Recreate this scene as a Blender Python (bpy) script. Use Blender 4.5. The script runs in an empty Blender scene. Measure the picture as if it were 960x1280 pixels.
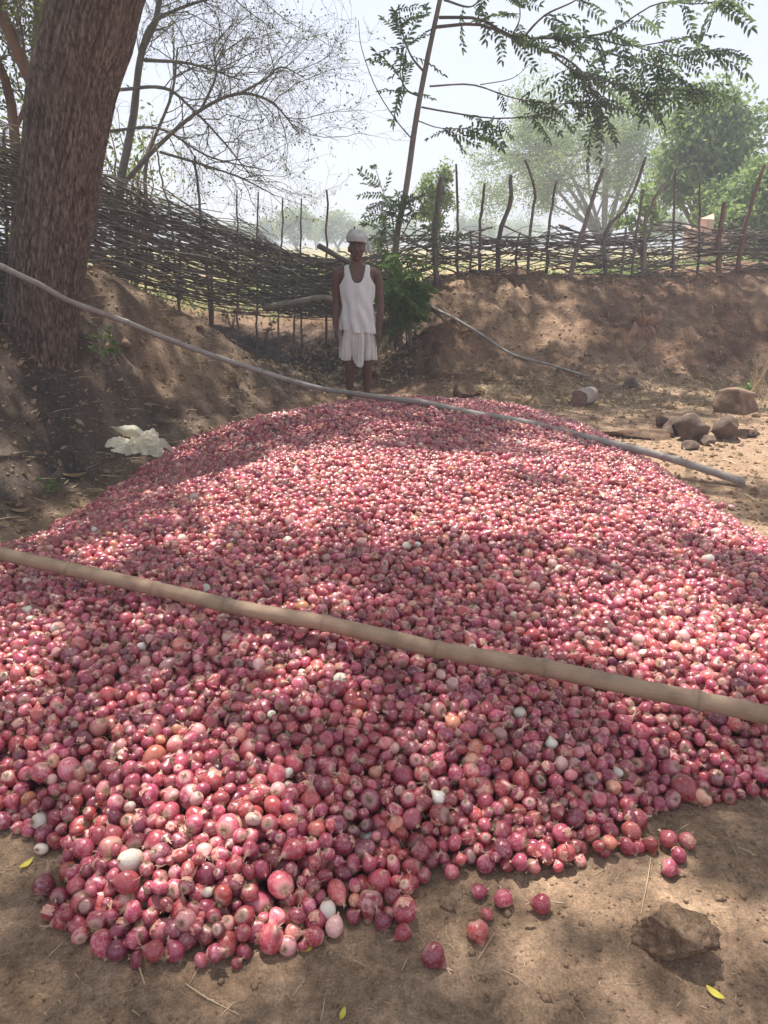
import bpy, math, random
import numpy as np
from mathutils import Vector, Matrix, Euler, noise as mnoise
S = bpy.context.scene
COL = S.collection
R = math.radians
random.seed(7); RNG = np.random.default_rng(11)

# ------------------------------------------------------------------ camera
CAM_H, PITCH, F = 1.5, R(19.6), 940.0          # F in pixels of the 960x1280 photograph
cam_d = bpy.data.cameras.new('camera'); cam = bpy.data.objects.new('camera', cam_d); COL.objects.link(cam)
cam.location = (0, 0, CAM_H); cam.rotation_euler = (R(90) - PITCH, 0, 0)
cam_d.sensor_fit = 'VERTICAL'; cam_d.sensor_height = 36.0; cam_d.sensor_width = 27.0
cam_d.lens = 36.0 * F / 1280.0; cam_d.clip_start = 0.05; cam_d.clip_end = 3000
S.camera = cam

# ------------------------------------------------------------------ light
SUN_DIR = Vector((0.10, -0.36, -1.0)).normalized()      # the way the light travels
el = math.asin(-SUN_DIR.z); az = math.atan2(-SUN_DIR.x, -SUN_DIR.y)
W = bpy.data.worlds.new('World'); S.world = W; W.use_nodes = True
nt = W.node_tree; bg = nt.nodes['Background']
sky = nt.nodes.new('ShaderNodeTexSky'); sky.sky_type = 'NISHITA'; sky.sun_disc = False
sky.sun_elevation = el; sky.sun_rotation = az
sky.air_density = 1.0; sky.dust_density = 1.5; sky.ozone_density = 1.0; sky.altitude = 0
hsv = nt.nodes.new('ShaderNodeHueSaturation'); hsv.inputs['Saturation'].default_value = .5; nt.links.new(sky.outputs[0], hsv.inputs['Color'])
hz_mix = nt.nodes.new('ShaderNodeMix'); hz_mix.data_type = 'RGBA'; hz_mix.inputs[0].default_value = .92      # thin dust veil over the whole sky
nt.links.new(hsv.outputs[0], hz_mix.inputs[6]); hz_mix.inputs[7].default_value = (1.42, 1.51, 1.84, 1)
nt.links.new(hz_mix.outputs[2], bg.inputs[0]); bg.inputs[1].default_value = 0.12
sd = bpy.data.lights.new('sun', 'SUN'); sd.energy = 2.5; sd.angle = R(0.9); sd.color = (1.0, 0.96, 0.90)
so = bpy.data.objects.new('sun', sd); COL.objects.link(so); so.rotation_euler = SUN_DIR.to_track_quat('-Z', 'Y').to_euler()
S.view_settings.view_transform = 'Standard'; S.view_settings.look = 'None'
S.view_settings.exposure = 2.2; S.view_settings.gamma = 1.0
S.cycles.use_denoising = True
S.cycles.max_bounces = 8; S.cycles.diffuse_bounces = 4; S.cycles.volume_bounces = 1
S.cycles.transparent_max_bounces = 8
S.cycles.sample_clamp_indirect = 6.0

# ------------------------------------------------------------------ pixel helpers: where a sight line meets a height or a distance
_f = Vector((0, math.cos(PITCH), -math.sin(PITCH))); _u = Vector((0, math.sin(PITCH), math.cos(PITCH)))
def ray(px, py): return _f + Vector((1, 0, 0)) * ((px - 480) / F) + _u * ((640 - py) / F)
def P(px, py, D):
    d = ray(px, py); t = D / d.y; return Vector((d.x * t, D, CAM_H + d.z * t))
def G(px, py, z=0.0):
    d = ray(px, py); t = (z - CAM_H) / d.z; return Vector((d.x * t, d.y * t, z))
def proj(v):
    r = Vector(v) - Vector((0, 0, CAM_H)); zc = r.dot(_f)
    return 480 + F * r.x / zc, 640 - F * r.dot(_u) / zc, zc
def proj_np(X, Y, Z):
    zc = Y * _f.y + (Z - CAM_H) * _f.z; return 480 + F * X / zc, 640 - F * (Y * _u.y + (Z - CAM_H) * _u.z) / zc, zc
def on_ground(px, py):                             # first hit of the sight line with the terrain
    d = ray(px, py); t = 0.8; lo = t
    while t < 60:
        if CAM_H + d.z * t < ground_z(d.x * t, d.y * t): break
        lo = t; t *= 1.01
    return Vector((d.x * t, d.y * t, ground_z(d.x * t, d.y * t)))

# ------------------------------------------------------------------ numpy value noise
_perm = RNG.random((256, 256))
def vn(x, y, seed=0):
    x = np.asarray(x, float) + seed * 17.31; y = np.asarray(y, float) + seed * 9.77
    xi = np.floor(x).astype(int); yi = np.floor(y).astype(int); fx = x - xi; fy = y - yi
    fx = fx * fx * (3 - 2 * fx); fy = fy * fy * (3 - 2 * fy)
    a = _perm[xi & 255, yi & 255]; b = _perm[(xi + 1) & 255, yi & 255]; c = _perm[xi & 255, (yi + 1) & 255]; d = _perm[(xi + 1) & 255, (yi + 1) & 255]
    return (a * (1 - fx) + b * fx) * (1 - fy) + (c * (1 - fx) + d * fx) * fy - 0.5
def fbm(x, y, o=4, seed=0):
    s = 0; a = 1.0
    for k in range(o): s = s + a * vn(x * 2 ** k, y * 2 ** k, seed + k * 3); a *= 0.5
    return s

# ------------------------------------------------------------------ object helpers
def tag(o, label=None, cat=None, group=None, kind=None):
    if label: o['label'] = label
    if cat: o['category'] = cat
    if group: o['group'] = group
    if kind: o['kind'] = kind
    return o
def link(name, me, mat=None, parent=None, loc=None):
    o = bpy.data.objects.new(name, me); COL.objects.link(o)
    if mat is not None and me is not None and not me.materials: me.materials.append(mat)
    if parent is not None: o.parent = parent
    if loc is not None: o.location = loc
    return o
def empty(name, loc=(0, 0, 0), rz=0):
    o = bpy.data.objects.new(name, None); COL.objects.link(o); o.location = loc; o.rotation_euler = (0, 0, rz); o.empty_display_size = 0.1
    return o
def smooth(me): me.polygons.foreach_set('use_smooth', np.ones(len(me.polygons), bool)); return me
class MB:                                           # collects tubes and faces into one mesh
    def __init__(s): s.v = []; s.f = []
    def face(s, pts):
        n = len(s.v); s.v.extend([tuple(p) for p in pts]); s.f.append(tuple(range(n, n + len(pts))))
    def tube(s, pts, rads, n=6, cap=True, flat=1.0, wob=0.0):
        pts = [Vector(p) for p in pts]; m = len(pts); b0 = len(s.v)
        t0 = (pts[1] - pts[0]).normalized(); up = Vector((0, 0, 1)) if abs(t0.z) < 0.9 else Vector((1, 0, 0))
        side = t0.cross(up).normalized()
        for i in range(m):
            t = (pts[min(i + 1, m - 1)] - pts[max(i - 1, 0)]).normalized()
            side = (side - t * side.dot(t)); side = side.normalized() if side.length > 1e-6 else t.orthogonal().normalized()
            bi = t.cross(side)
            for k in range(n):
                a = 2 * math.pi * k / n; r = rads[i] * (1 + (random.uniform(-wob, wob) if wob else 0))
                s.v.append(tuple(pts[i] + side * (math.cos(a) * r) + bi * (math.sin(a) * r * flat)))
        for i in range(m - 1):
            for k in range(n):
                k2 = (k + 1) % n
                s.f.append((b0 + i * n + k, b0 + i * n + k2, b0 + (i + 1) * n + k2, b0 + (i + 1) * n + k))
        if cap:
            s.f.append(tuple(b0 + k for k in range(n))[::-1]); s.f.append(tuple(b0 + (m - 1) * n + k for k in range(n)))
    def mesh(s, name, mat=None, sm=True):
        me = bpy.data.meshes.new(name); me.from_pydata(s.v, [], s.f); me.update()
        if mat: me.materials.append(mat)
        if sm: smooth(me)
        return me
def np_mesh(name, V, Fq, mat=None, sm=True):        # fast mesh of quads or triangles
    V = np.asarray(V, np.float32); Fq = np.asarray(Fq, np.int32); k = Fq.shape[1]
    me = bpy.data.meshes.new(name); me.vertices.add(len(V)); me.vertices.foreach_set('co', V.ravel())
    me.loops.add(Fq.size); me.loops.foreach_set('vertex_index', Fq.ravel()); me.polygons.add(len(Fq))
    me.polygons.foreach_set('loop_start', np.arange(0, Fq.size, k, dtype=np.int32)); me.update(calc_edges=True)
    if mat: me.materials.append(mat)
    if sm: smooth(me)
    return me
def grid_faces(nu, nv, wrap=False):                 # row-major [nv][nu]
    i = np.arange(nv - 1)[:, None] * nu; j = np.arange(nu if wrap else nu - 1)[None, :]; j2 = (j + 1) % nu
    return np.stack([i + j, i + j2, i + nu + j2, i + nu + j], -1).reshape(-1, 4)
def spline(pts, n):                                 # Catmull-Rom through 3D points
    pts = [Vector(p) for p in pts]; q = [2 * pts[0] - pts[1]] + pts + [2 * pts[-1] - pts[-2]]; out = []
    segs = len(pts) - 1
    for i in range(n):
        u = i / (n - 1) * segs; k = min(int(u), segs - 1); t = u - k; a, b, c, d = q[k:k + 4]
        out.append(0.5 * ((2 * b) + (c - a) * t + (2 * a - 5 * b + 4 * c - d) * t * t + (3 * b - a - 3 * c + d) * t ** 3))
    return out

# ------------------------------------------------------------------ material helpers
class NT:
    def __init__(s, name):
        s.m = bpy.data.materials.new(name); s.m.use_nodes = True; s.t = s.m.node_tree; s.b = s.t.nodes['Principled BSDF']; s.out = s.t.nodes['Material Output']
    def n(s, typ, **kw):
        nd = s.t.nodes.new(typ)
        for k, v in kw.items():
            if isinstance(k, str) and k.startswith('i_'):
                key = k[2:]; key = int(key) if key.isdigit() else key.replace('_', ' '); s.set(nd.inputs[key], v)
            else: setattr(nd, k, v)
        return nd
    def set(s, inp, v):
        if isinstance(v, bpy.types.NodeSocket): s.t.links.new(v, inp)
        else: inp.default_value = v
    def noise(s, vec, scale, detail=4, rough=0.55, dist=0.0):
        nd = s.n('ShaderNodeTexNoise', i_Scale=scale, i_Detail=detail, i_Roughness=rough, i_Distortion=dist)
        if vec is not None: s.set(nd.inputs['Vector'], vec)
        return nd.outputs['Fac']
    def ramp(s, fac, stops, interp='LINEAR'):
        nd = s.n('ShaderNodeValToRGB'); cr = nd.color_ramp; cr.interpolation = interp
        while len(cr.elements) < len(stops): cr.elements.new(0.5)
        for e, (p, c) in zip(cr.elements, stops):
            e.position = p; e.color = (*c, 1) if len(c) == 3 else c
        s.set(nd.inputs[0], fac); return nd.outputs[0]
    def mix(s, fac, a, b, mode='MIX'):
        nd = s.n('ShaderNodeMix', data_type='RGBA', blend_type=mode)
        s.set(nd.inputs[0], fac)
        for sock, v in ((nd.inputs[6], a), (nd.inputs[7], b)):
            s.set(sock, (*v, 1) if isinstance(v, tuple) and len(v) == 3 else v)
        return nd.outputs[2]
    def math(s, op, a, b=0.0, c=0.0, clamp=False):
        nd = s.n('ShaderNodeMath', operation=op, use_clamp=clamp); s.set(nd.inputs[0], a); s.set(nd.inputs[1], b); s.set(nd.inputs[2], c); return nd.outputs[0]
    def bump(s, h, strength=0.4, dist=0.01, nrm=None):
        nd = s.n('ShaderNodeBump', i_Strength=strength, i_Distance=dist); s.set(nd.inputs['Height'], h)
        if nrm is not None: s.set(nd.inputs['Normal'], nrm)
        s.set(s.b.inputs['Normal'], nd.outputs[0]); return nd.outputs[0]
    def fin(s, col=None, rough=None, spec=None):
        if col is not None: s.set(s.b.inputs['Base Color'], (*col, 1) if isinstance(col, tuple) and len(col) == 3 else col)
        if rough is not None: s.set(s.b.inputs['Roughness'], rough)
        if spec is not None: s.b.inputs['Specular IOR Level'].default_value = spec
        return s.m
def pos(t): return t.n('ShaderNodeNewGeometry').outputs['Position']
def objco(t): return t.n('ShaderNodeTexCoord').outputs['Object']
def rnd(t): return t.n('ShaderNodeObjectInfo').outputs['Random']

def soil_material():
    t = NT('soil'); p = pos(t)
    z = t.n('ShaderNodeAttribute', attribute_name='ash').outputs['Fac']
    field = t.n('ShaderNodeAttribute', attribute_name='field').outputs['Fac']
    wet = t.noise(p, 1.3, 5); fine = t.noise(p, 38, 6, 0.65); med = t.noise(p, 7, 5, 0.6)
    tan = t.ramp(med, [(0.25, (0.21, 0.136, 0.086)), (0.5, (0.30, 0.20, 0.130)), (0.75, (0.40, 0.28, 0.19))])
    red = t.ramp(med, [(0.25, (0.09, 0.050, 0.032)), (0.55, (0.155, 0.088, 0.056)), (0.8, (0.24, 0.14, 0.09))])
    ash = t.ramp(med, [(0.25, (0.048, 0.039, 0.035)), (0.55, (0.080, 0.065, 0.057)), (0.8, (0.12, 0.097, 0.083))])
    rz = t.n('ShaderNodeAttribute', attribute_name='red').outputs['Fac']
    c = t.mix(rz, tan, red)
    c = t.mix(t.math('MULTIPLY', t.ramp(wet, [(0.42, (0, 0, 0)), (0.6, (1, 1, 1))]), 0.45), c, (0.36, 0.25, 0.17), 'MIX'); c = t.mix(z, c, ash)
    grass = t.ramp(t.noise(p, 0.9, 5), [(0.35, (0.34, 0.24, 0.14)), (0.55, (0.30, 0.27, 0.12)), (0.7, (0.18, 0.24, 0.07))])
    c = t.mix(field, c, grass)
    spk = t.ramp(fine, [(0.3, (0.55, 0.55, 0.55)), (0.5, (0.95, 0.95, 0.95)), (0.72, (1.45, 1.4, 1.35))])
    c = t.mix(0.85, c, spk, 'MULTIPLY')
    c = t.mix(0.8, c, t.ramp(t.noise(p, 170, 3, 0.7), [(0.32, (0.62, 0.60, 0.58)), (0.5, (1, 1, 1)), (0.7, (1.4, 1.38, 1.36))]), 'MULTIPLY')
    vor = t.n('ShaderNodeTexVoronoi', i_Scale=90.0); t.set(vor.inputs['Vector'], p)
    chips = t.math('MULTIPLY', t.math('LESS_THAN', vor.outputs['Distance'], 0.2), t.math('GREATER_THAN', t.noise(p, 21, 3), 0.55))
    c = t.mix(t.math('MULTIPLY', chips, 0.7), c, (0.42, 0.3, 0.19))
    h = t.math('ADD', t.math('MULTIPLY', t.noise(p, 24, 8, 0.7), 1.0), t.math('MULTIPLY', t.noise(p, 150, 5, 0.7), 0.55))
    cr = t.n('ShaderNodeTexVoronoi', feature='DISTANCE_TO_EDGE', i_Scale=3.2)
    t.set(cr.inputs['Vector'], t.mix(0.12, p, t.n('ShaderNodeTexNoise', i_Scale=5.0).outputs['Color']))
    h = t.math('SUBTRACT', h, t.math('MULTIPLY', t.ramp(cr.outputs[0], [(0.0, (1, 1, 1)), (0.018, (0, 0, 0))]), 0.25))
    t.bump(h, 0.75, 0.022)
    return t.fin(c, 0.95, 0.15)
M = {}
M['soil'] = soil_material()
def wood_mat(name, c0, c1, scale=14, stretch=0.12, bump=0.5, rough=0.85, dist=0.006, vary=0.35):
    t = NT(name); p = objco(t)
    mp = t.n('ShaderNodeMapping'); t.set(mp.inputs['Vector'], p); mp.inputs['Scale'].default_value = (1, 1, stretch)
    n1 = t.noise(mp.outputs[0], scale, 6, 0.62); n2 = t.noise(p, scale * 0.4, 3)
    c = t.ramp(n1, [(0.3, c0), (0.7, c1)])
    v = t.math('MULTIPLY_ADD', rnd(t), vary, 1 - vary / 2)
    hv = t.n('ShaderNodeHueSaturation'); t.set(hv.inputs['Color'], c); t.set(hv.inputs['Value'], t.math('MULTIPLY', v, t.math('MULTIPLY_ADD', n2, 0.7, 0.65)))
    t.bump(n1, bump, dist)
    return t.fin(hv.outputs[0], rough, 0.25)
# ================================================================== TERRAIN
CT = [  # x, y, z : heights read along sight lines
 (-6,0,1.2),(-4,1,.75),(-3.2,2.4,.35),(-3.0,3.6,.40),(-2.45,3.9,.08),(-2.3,4.6,.05),(-2.1,5.3,.0),(-1.65,6.2,.0),(-1.15,7.0,.0),(-.65,7.7,.0),
 (-3.6,4.4,1.25),(-3.0,4.9,.85),(-2.75,5.6,.72),(-2.35,6.3,.58),(-1.95,7.0,.55),(-1.4,7.6,.36),(-5.5,4,2.0),(-4.2,5.6,1.62),(-3.3,6.4,1.42),(-2.65,7.1,1.28),(-2.0,7.8,.9),(-1.5,8.15,.42),(-1.0,8.4,.12),
 (-4.6,7,1.45),(-3.2,8.2,.95),(-2.4,8.9,.55),(-1.6,9.2,.15),(-.6,8.9,.02),(-.7,9.8,.12),(-.3,8.3,.0),(-6,9,1.3),(-3,10.5,.6),(-1,11,.4),
 (0,0,0),(0,1.5,0),(0,3,0),(0,5,0),(0,7,0),(0,8,.0),(1,2,0),(1,4,0),(1,6,0),(1,7.6,0),(-1,2,0),(-1,4,0),(-1,5.8,0),(-2,1,0.05),(-2,2.5,0.0),(2,1,0),(2,3,0),(2,5,0),(2,7,0),(3,2,0),(3,4.5,0),(3,7,0.02),(5,3,0),(5,6,.02),
 (.35,8.45,.2),(.1,9.3,.25),(.5,9.1,.55),(1.0,8.6,.28),(2,8.6,.25),(3,8.6,.22),(4.2,8.6,.22),(.7,9.9,.92),(1.2,9.5,.78),(2.2,9.5,.75),(3.3,9.5,.75),(4.6,9.5,.75),(.6,10.4,1.0),(1.5,10.3,1.1),(2.8,10.4,1.12),(4.2,10.4,1.12),(6,10.3,1.15),(7,8,.2),
 (0,10.2,.55),(0,12,.7),(3,12,1.0),(6,12.5,1.1),(-3,13,.7),(-7,13,1.0),(0,15,.8),(7,16,.9),(-7,17,.9),(-8,4,2.2),(8,2,0),(9,12,1.1)]
CT = np.array(CT, float)
def _tps(r2): return 0.5 * r2 * np.log(r2 + 1e-9)
_n = len(CT); _K = _tps(((CT[:, None, :2] - CT[None, :, :2]) ** 2).sum(-1)) + np.eye(_n) * 0.02
_Pm = np.c_[np.ones(_n), CT[:, :2]]
_A = np.block([[_K, _Pm], [_Pm.T, np.zeros((3, 3))]]); _W = np.linalg.solve(_A, np.r_[CT[:, 2], 0, 0, 0])
def terrain_smooth(X, Y):
    X = np.asarray(X, float); Y = np.asarray(Y, float); xc = np.clip(X, -9, 9); yc = np.clip(Y, -1, 17)
    Z = _W[_n] + _W[_n + 1] * xc + _W[_n + 2] * yc
    for i in range(_n): Z = Z + _W[i] * _tps((xc - CT[i, 0]) ** 2 + (yc - CT[i, 1]) ** 2)
    far = np.clip((np.hypot(X, np.maximum(Y, 0)) - 13) / 12, 0, 1); far = far * far * (3 - 2 * far)
    return Z * (1 - far) + 0.95 * far
def S01(x): x = np.clip(x, 0, 1); return x * x * (3 - 2 * x)
def bank_amount(X, Y):
    left = S01((-(X) - 1.9 - 0.0 * Y + np.clip(Y - 4.5, 0, 4) * 0.42) / 0.5) ; back = S01((Y - 8.0) / 0.5)
    return np.maximum(left * (Y > 2), back)
def relief(X, Y):
    b = bank_amount(X, Y)
    z = (0.02 + 0.10 * b) * fbm(X * 1.1, Y * 1.1, 3, 1) + (0.012 + 0.05 * b) * fbm(X * 4, Y * 4, 3, 5)
    z = z + (0.007 + 0.018 * b) * fbm(X * 14, Y * 14, 3, 9)
    rid = 1 - np.abs(fbm(X * 2.2 + 3, Y * 1.3, 3, 21)) * 4
    gul = np.clip(1 - np.abs(fbm(X * 3.1 + .6 * Y, Y * .7 + X * .3, 3, 27)) * 5, 0, 1)
    return z - b * 0.05 * np.clip(rid, 0, 1) ** 3 - b * .045 * gul ** 2 * S01((X + .6) / .8) + b * .012 * np.clip(fbm(X * 30, Y * 30, 2, 29), -.5, .6)
# ---- outline and height of the onion heap
OUT_PX = [(-160,1010),(-30,1018),(25,1030),(72,1048),(88,1078),(60,1108),(72,1150),(125,1185),(200,1196),(290,1192),(375,1185),(430,1150),(505,1145),(520,1105),(560,1085),(625,1082),(700,1082),(745,1065),(805,1062),(825,1030),(835,995),(900,990),(970,985),(1150,960)]
REAR_PX = [(1120,742),(1000,700),(925,646),(878,610),(815,570),(752,537),(705,517),(640,506),(560,500),(480,497),(400,500),(330,510),(250,530),(190,556),(150,575),(100,608),(50,645),(0,668),(-60,690),(-200,740)]
def _rear(x, y): q = G(x, y, .13); v = Vector((q.x, q.y)).normalized() * .20; return (q.x + v.x, q.y + v.y)
OUT = np.array([tuple(G(x, y, 0.03)[:2]) for x, y in OUT_PX] + [_rear(x, y) for x, y in REAR_PX])
def sdf_out(X, Y):                                  # > 0 inside
    d = np.full(X.shape, 1e9); ins = np.zeros(X.shape, bool); n = len(OUT)
    for i in range(n):
        a = OUT[i]; b = OUT[(i + 1) % n]; e = b - a; wx = X - a[0]; wy = Y - a[1]
        t = np.clip((wx * e[0] + wy * e[1]) / (e @ e), 0, 1); d = np.minimum(d, np.hypot(wx - e[0] * t, wy - e[1] * t))
        c = ((a[1] > Y) != (b[1] > Y)) & (X < (b[0] - a[0]) * (Y - a[1]) / (b[1] - a[1] + 1e-12) + a[0]); ins ^= c
    return np.where(ins, d, -d)
def heap_top(X, Y, d):
    d = d + 0.07 * fbm(X * 2.5, Y * 2.5, 2, 33)
    cap = 0.235 + 0.05 * fbm(X * .8, Y * .8, 2, 41) + 0.05 * S01((Y - 2.2) / 2.5)
    return np.where(d > -0.02, 0.055 + (cap - 0.055) * (1 - np.exp(-np.maximum(d, 0) / 0.42)) * S01(np.maximum(d, 0) / 0.18 + .15), 0.0)
def heap_bed(X, Y, d): return np.maximum(heap_top(X, Y, d) - 0.17, 0) * S01(d / 0.35)

HX0, HX1, HY0, HY1, HC = -3.0, 3.2, 1.05, 7.7, 0.008
hx = np.arange(HX0, HX1, HC); hy = np.arange(HY0, HY1, HC); HXX, HYY = np.meshgrid(hx, hy)
cx_ = np.arange(HX0 - .1, HX1 + .15, .05); cy_ = np.arange(HY0 - .1, HY1 + .15, .05)
def bilin(Zc, X, Y):
    fx = (X - cx_[0]) / .05; fy = (Y - cy_[0]) / .05; i = np.clip(fx.astype(int), 0, len(cx_) - 2); j = np.clip(fy.astype(int), 0, len(cy_) - 2); fx = fx - i; fy = fy - j
    return (Zc[j, i] * (1 - fx) + Zc[j, i + 1] * fx) * (1 - fy) + (Zc[j + 1, i] * (1 - fx) + Zc[j + 1, i + 1] * fx) * fy
CXX, CYY = np.meshgrid(cx_, cy_); _sdc = sdf_out(CXX, CYY); _tsc = terrain_smooth(CXX, CYY)
def ground_np(X, Y):
    X = np.asarray(X, float); Y = np.asarray(Y, float)
    z = terrain_smooth(X, Y)
    near = np.clip(1 - (np.hypot(X, Y) - 16) / 10, 0.15, 1)
    z = z + relief(X, Y) * near
    inb = (X > HX0) & (X < HX1) & (Y > HY0) & (Y < HY1)
    if inb.any():
        d = np.full(X.shape, -1.0); d[inb] = bilin(_sdc, X[inb], Y[inb]); z = z + np.where(inb, heap_bed(X, Y, d), 0)
    return z
def ground_z(x, y): return float(ground_np(np.array([x]), np.array([y]))[0])

def graded(lo, hi, a, b, step, grow=1.12):
    c = list(np.arange(a, b, step)); s = step
    while c[-1] < hi: s *= grow; c.append(c[-1] + s)
    s = step; pre = [a]
    while pre[-1] > lo: s *= grow; pre.append(pre[-1] - s)
    return np.array(pre[:0:-1] + c)
gx = graded(-330, 330, -4.3, 5.0, 0.03); gy = graded(-40, 600, 0.8, 11.0, 0.03)
# finer rows close to the camera
gy = np.unique(np.r_[gy, np.arange(0.8, 2.6, 0.015)])
GX, GY = np.meshgrid(gx, gy); GZ = ground_np(GX.ravel(), GY.ravel())
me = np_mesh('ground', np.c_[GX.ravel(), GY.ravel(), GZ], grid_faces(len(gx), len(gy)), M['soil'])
xx, yy = GX.ravel(), GY.ravel()
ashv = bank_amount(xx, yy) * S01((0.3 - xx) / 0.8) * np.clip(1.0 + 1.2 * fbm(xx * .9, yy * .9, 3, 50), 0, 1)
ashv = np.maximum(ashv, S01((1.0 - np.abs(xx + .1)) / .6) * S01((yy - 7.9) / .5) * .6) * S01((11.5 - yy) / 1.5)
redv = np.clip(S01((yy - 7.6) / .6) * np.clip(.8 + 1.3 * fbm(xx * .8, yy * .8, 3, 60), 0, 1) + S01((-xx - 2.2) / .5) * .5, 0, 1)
fieldv = S01((yy - 11.2) / 1.5)
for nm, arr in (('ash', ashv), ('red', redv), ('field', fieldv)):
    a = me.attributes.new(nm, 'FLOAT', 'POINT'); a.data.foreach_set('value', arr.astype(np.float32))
tag(link('ground', me), 'bare brown soil floor and earth banks around the onion heap', kind='structure')

# ================================================================== ONIONS
def onion_material():
    t = NT('onion_skin')
    tint = t.n('ShaderNodeAttribute', attribute_type='INSTANCER', attribute_name='tint').outputs['Fac']
    pv = t.n('ShaderNodeAttribute', attribute_name='rest').outputs['Vector']
    sep = t.n('ShaderNodeSeparateXYZ'); t.set(sep.inputs[0], pv)
    flat = t.n('ShaderNodeCombineXYZ'); t.set(flat.inputs[0], sep.outputs[0]); t.set(flat.inputs[1], sep.outputs[1])
    nrm = t.n('ShaderNodeVectorMath', operation='NORMALIZE'); t.set(nrm.inputs[0], flat.outputs[0])
    r = rnd(t)
    cmb = t.n('ShaderNodeCombineXYZ'); t.set(cmb.inputs[2], t.math('MULTIPLY_ADD', r, 40.0, t.math('MULTIPLY', sep.outputs[2], 0.35)))
    ad = t.n('ShaderNodeVectorMath', operation='ADD'); t.set(ad.inputs[0], nrm.outputs[0]); t.set(ad.inputs[1], cmb.outputs[0])
    stripes = t.noise(ad.outputs[0], 9.0, 4, 0.6)
    base = t.ramp(tint, [(0.0, (0.11, 0.012, 0.035)), (0.14, (0.20, 0.017, 0.045)), (0.38, (0.36, 0.025, 0.060)), (0.58, (0.49, 0.055, 0.083)), (0.74, (0.63, 0.21, 0.21)), (0.80, (0.60, 0.21, 0.10)), (0.86, (0.58, 0.27, 0.25)), (0.93, (0.66, 0.46, 0.38)), (0.97, (0.66, 0.61, 0.50)), (1.0, (0.68, 0.65, 0.56))])
    lite = t.mix(0.5, base, (0.70, 0.45, 0.42)); dark = t.mix(0.55, base, (0.25, 0.02, 0.06), 'MULTIPLY')
    white = t.math('GREATER_THAN', tint, 0.9)
    dark = t.mix(white, t.mix(0.62, base, dark), base)
    c = t.mix(t.ramp(stripes, [(0.38, (0, 0, 0)), (0.62, (1, 1, 1))]), dark, base)
    c = t.mix(t.math('MULTIPLY', t.ramp(stripes, [(0.56, (0, 0, 0)), (0.72, (1, 1, 1))]), 0.5), c, lite)
    # pale patches of dry, dusty or torn skin, with sparkle of light painted in
    pr = t.n('ShaderNodeVectorMath', operation='ADD'); t.set(pr.inputs[0], pv); c3 = t.n('ShaderNodeCombineXYZ'); t.set(c3.inputs[0], t.math('MULTIPLY', r, 60.0)); t.set(pr.inputs[1], c3.outputs[0])
    pn = t.noise(pr.outputs[0], 1.6, 4, 0.6)
    c = t.mix(t.math('MULTIPLY', t.ramp(pn, [(0.50, (0, 0, 0)), (0.60, (1, 1, 1))]), t.math('MULTIPLY_ADD', r, 0.55, 0.0)), c, t.mix(0.6, base, (0.72, 0.45, 0.40)))
    dn = t.noise(pr.outputs[0], 4.5, 5, 0.7)
    c = t.mix(t.math('MULTIPLY', t.ramp(dn, [(0.46, (0, 0, 0)), (0.64, (1, 1, 1))]), 0.26), c, (0.40, 0.24, 0.18))
    # root plate and neck are straw coloured
    zz = sep.outputs[2]
    c = t.mix(t.math('MULTIPLY', t.ramp(t.math('ADD', zz, t.math('MULTIPLY', stripes, 0.25)), [(0.0, (1, 1, 1)), (0.12, (0, 0, 0))]), 0.0), c, base)
    bot = t.math('ADD', zz, t.math('MULTIPLY', t.math('SUBTRACT', stripes, 0.5), 0.5))
    m0 = t.n('ShaderNodeMapRange', i_1=-0.98, i_2=-0.62, i_3=1.0, i_4=0.0); t.set(m0.inputs[0], bot)
    c = t.mix(t.math('MULTIPLY', m0.outputs[0], 0.75), c, (0.60, 0.36, 0.30))
    m1 = t.n('ShaderNodeMapRange', i_1=-0.98, i_2=-0.86, i_3=1.0, i_4=0.0); t.set(m1.inputs[0], zz)
    c = t.mix(t.math('MULTIPLY', m1.outputs[0], 0.8), c, (0.20, 0.13, 0.08))
    m2 = t.n('ShaderNodeMapRange', i_1=0.95, i_2=1.5, i_3=0.0, i_4=0.85); t.set(m2.inputs[0], t.math('ADD', zz, t.math('MULTIPLY', t.math('SUBTRACT', stripes, 0.5), 0.5)))
    c = t.mix(m2.outputs[0], c, (0.52, 0.34, 0.24))
    hs = t.n('ShaderNodeHueSaturation'); t.set(hs.inputs['Color'], c); hs.inputs['Saturation'].default_value = .98; t.set(hs.inputs['Value'], t.math('MULTIPLY_ADD', r, 0.62, 0.74)); t.set(hs.inputs['Hue'], t.math('MULTIPLY_ADD', t.math('FRACT', t.math('MULTIPLY', r, 7.31)), 0.03, 0.485))
    t.bump(t.math('ADD', stripes, t.math('MULTIPLY', dn, 0.5)), 0.35, 0.003)
    t.set(t.b.inputs['Roughness'], t.math('MULTIPLY_ADD', dn, 0.5, -0.02))
    t.b.inputs['Coat Weight'].default_value = 0.35; t.b.inputs['Coat Roughness'].default_value = 0.22
    return t.fin(hs.outputs[0], None, 0.5)
M['onion'] = onion_material()
t = NT('dry_root'); M['root'] = t.fin(t.ramp(rnd(t), [(0, (0.26, 0.17, 0.09)), (0.5, (0.40, 0.29, 0.17)), (1, (0.55, 0.44, 0.30))]), 0.9, 0.1)
t = NT('dry_neck'); M['neck'] = t.fin(t.ramp(t.noise(objco(t), 60, 4), [(0.3, (0.42, 0.22, 0.18)), (0.55, (0.60, 0.42, 0.30)), (0.8, (0.76, 0.68, 0.54))]), 0.8, 0.2)

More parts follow.
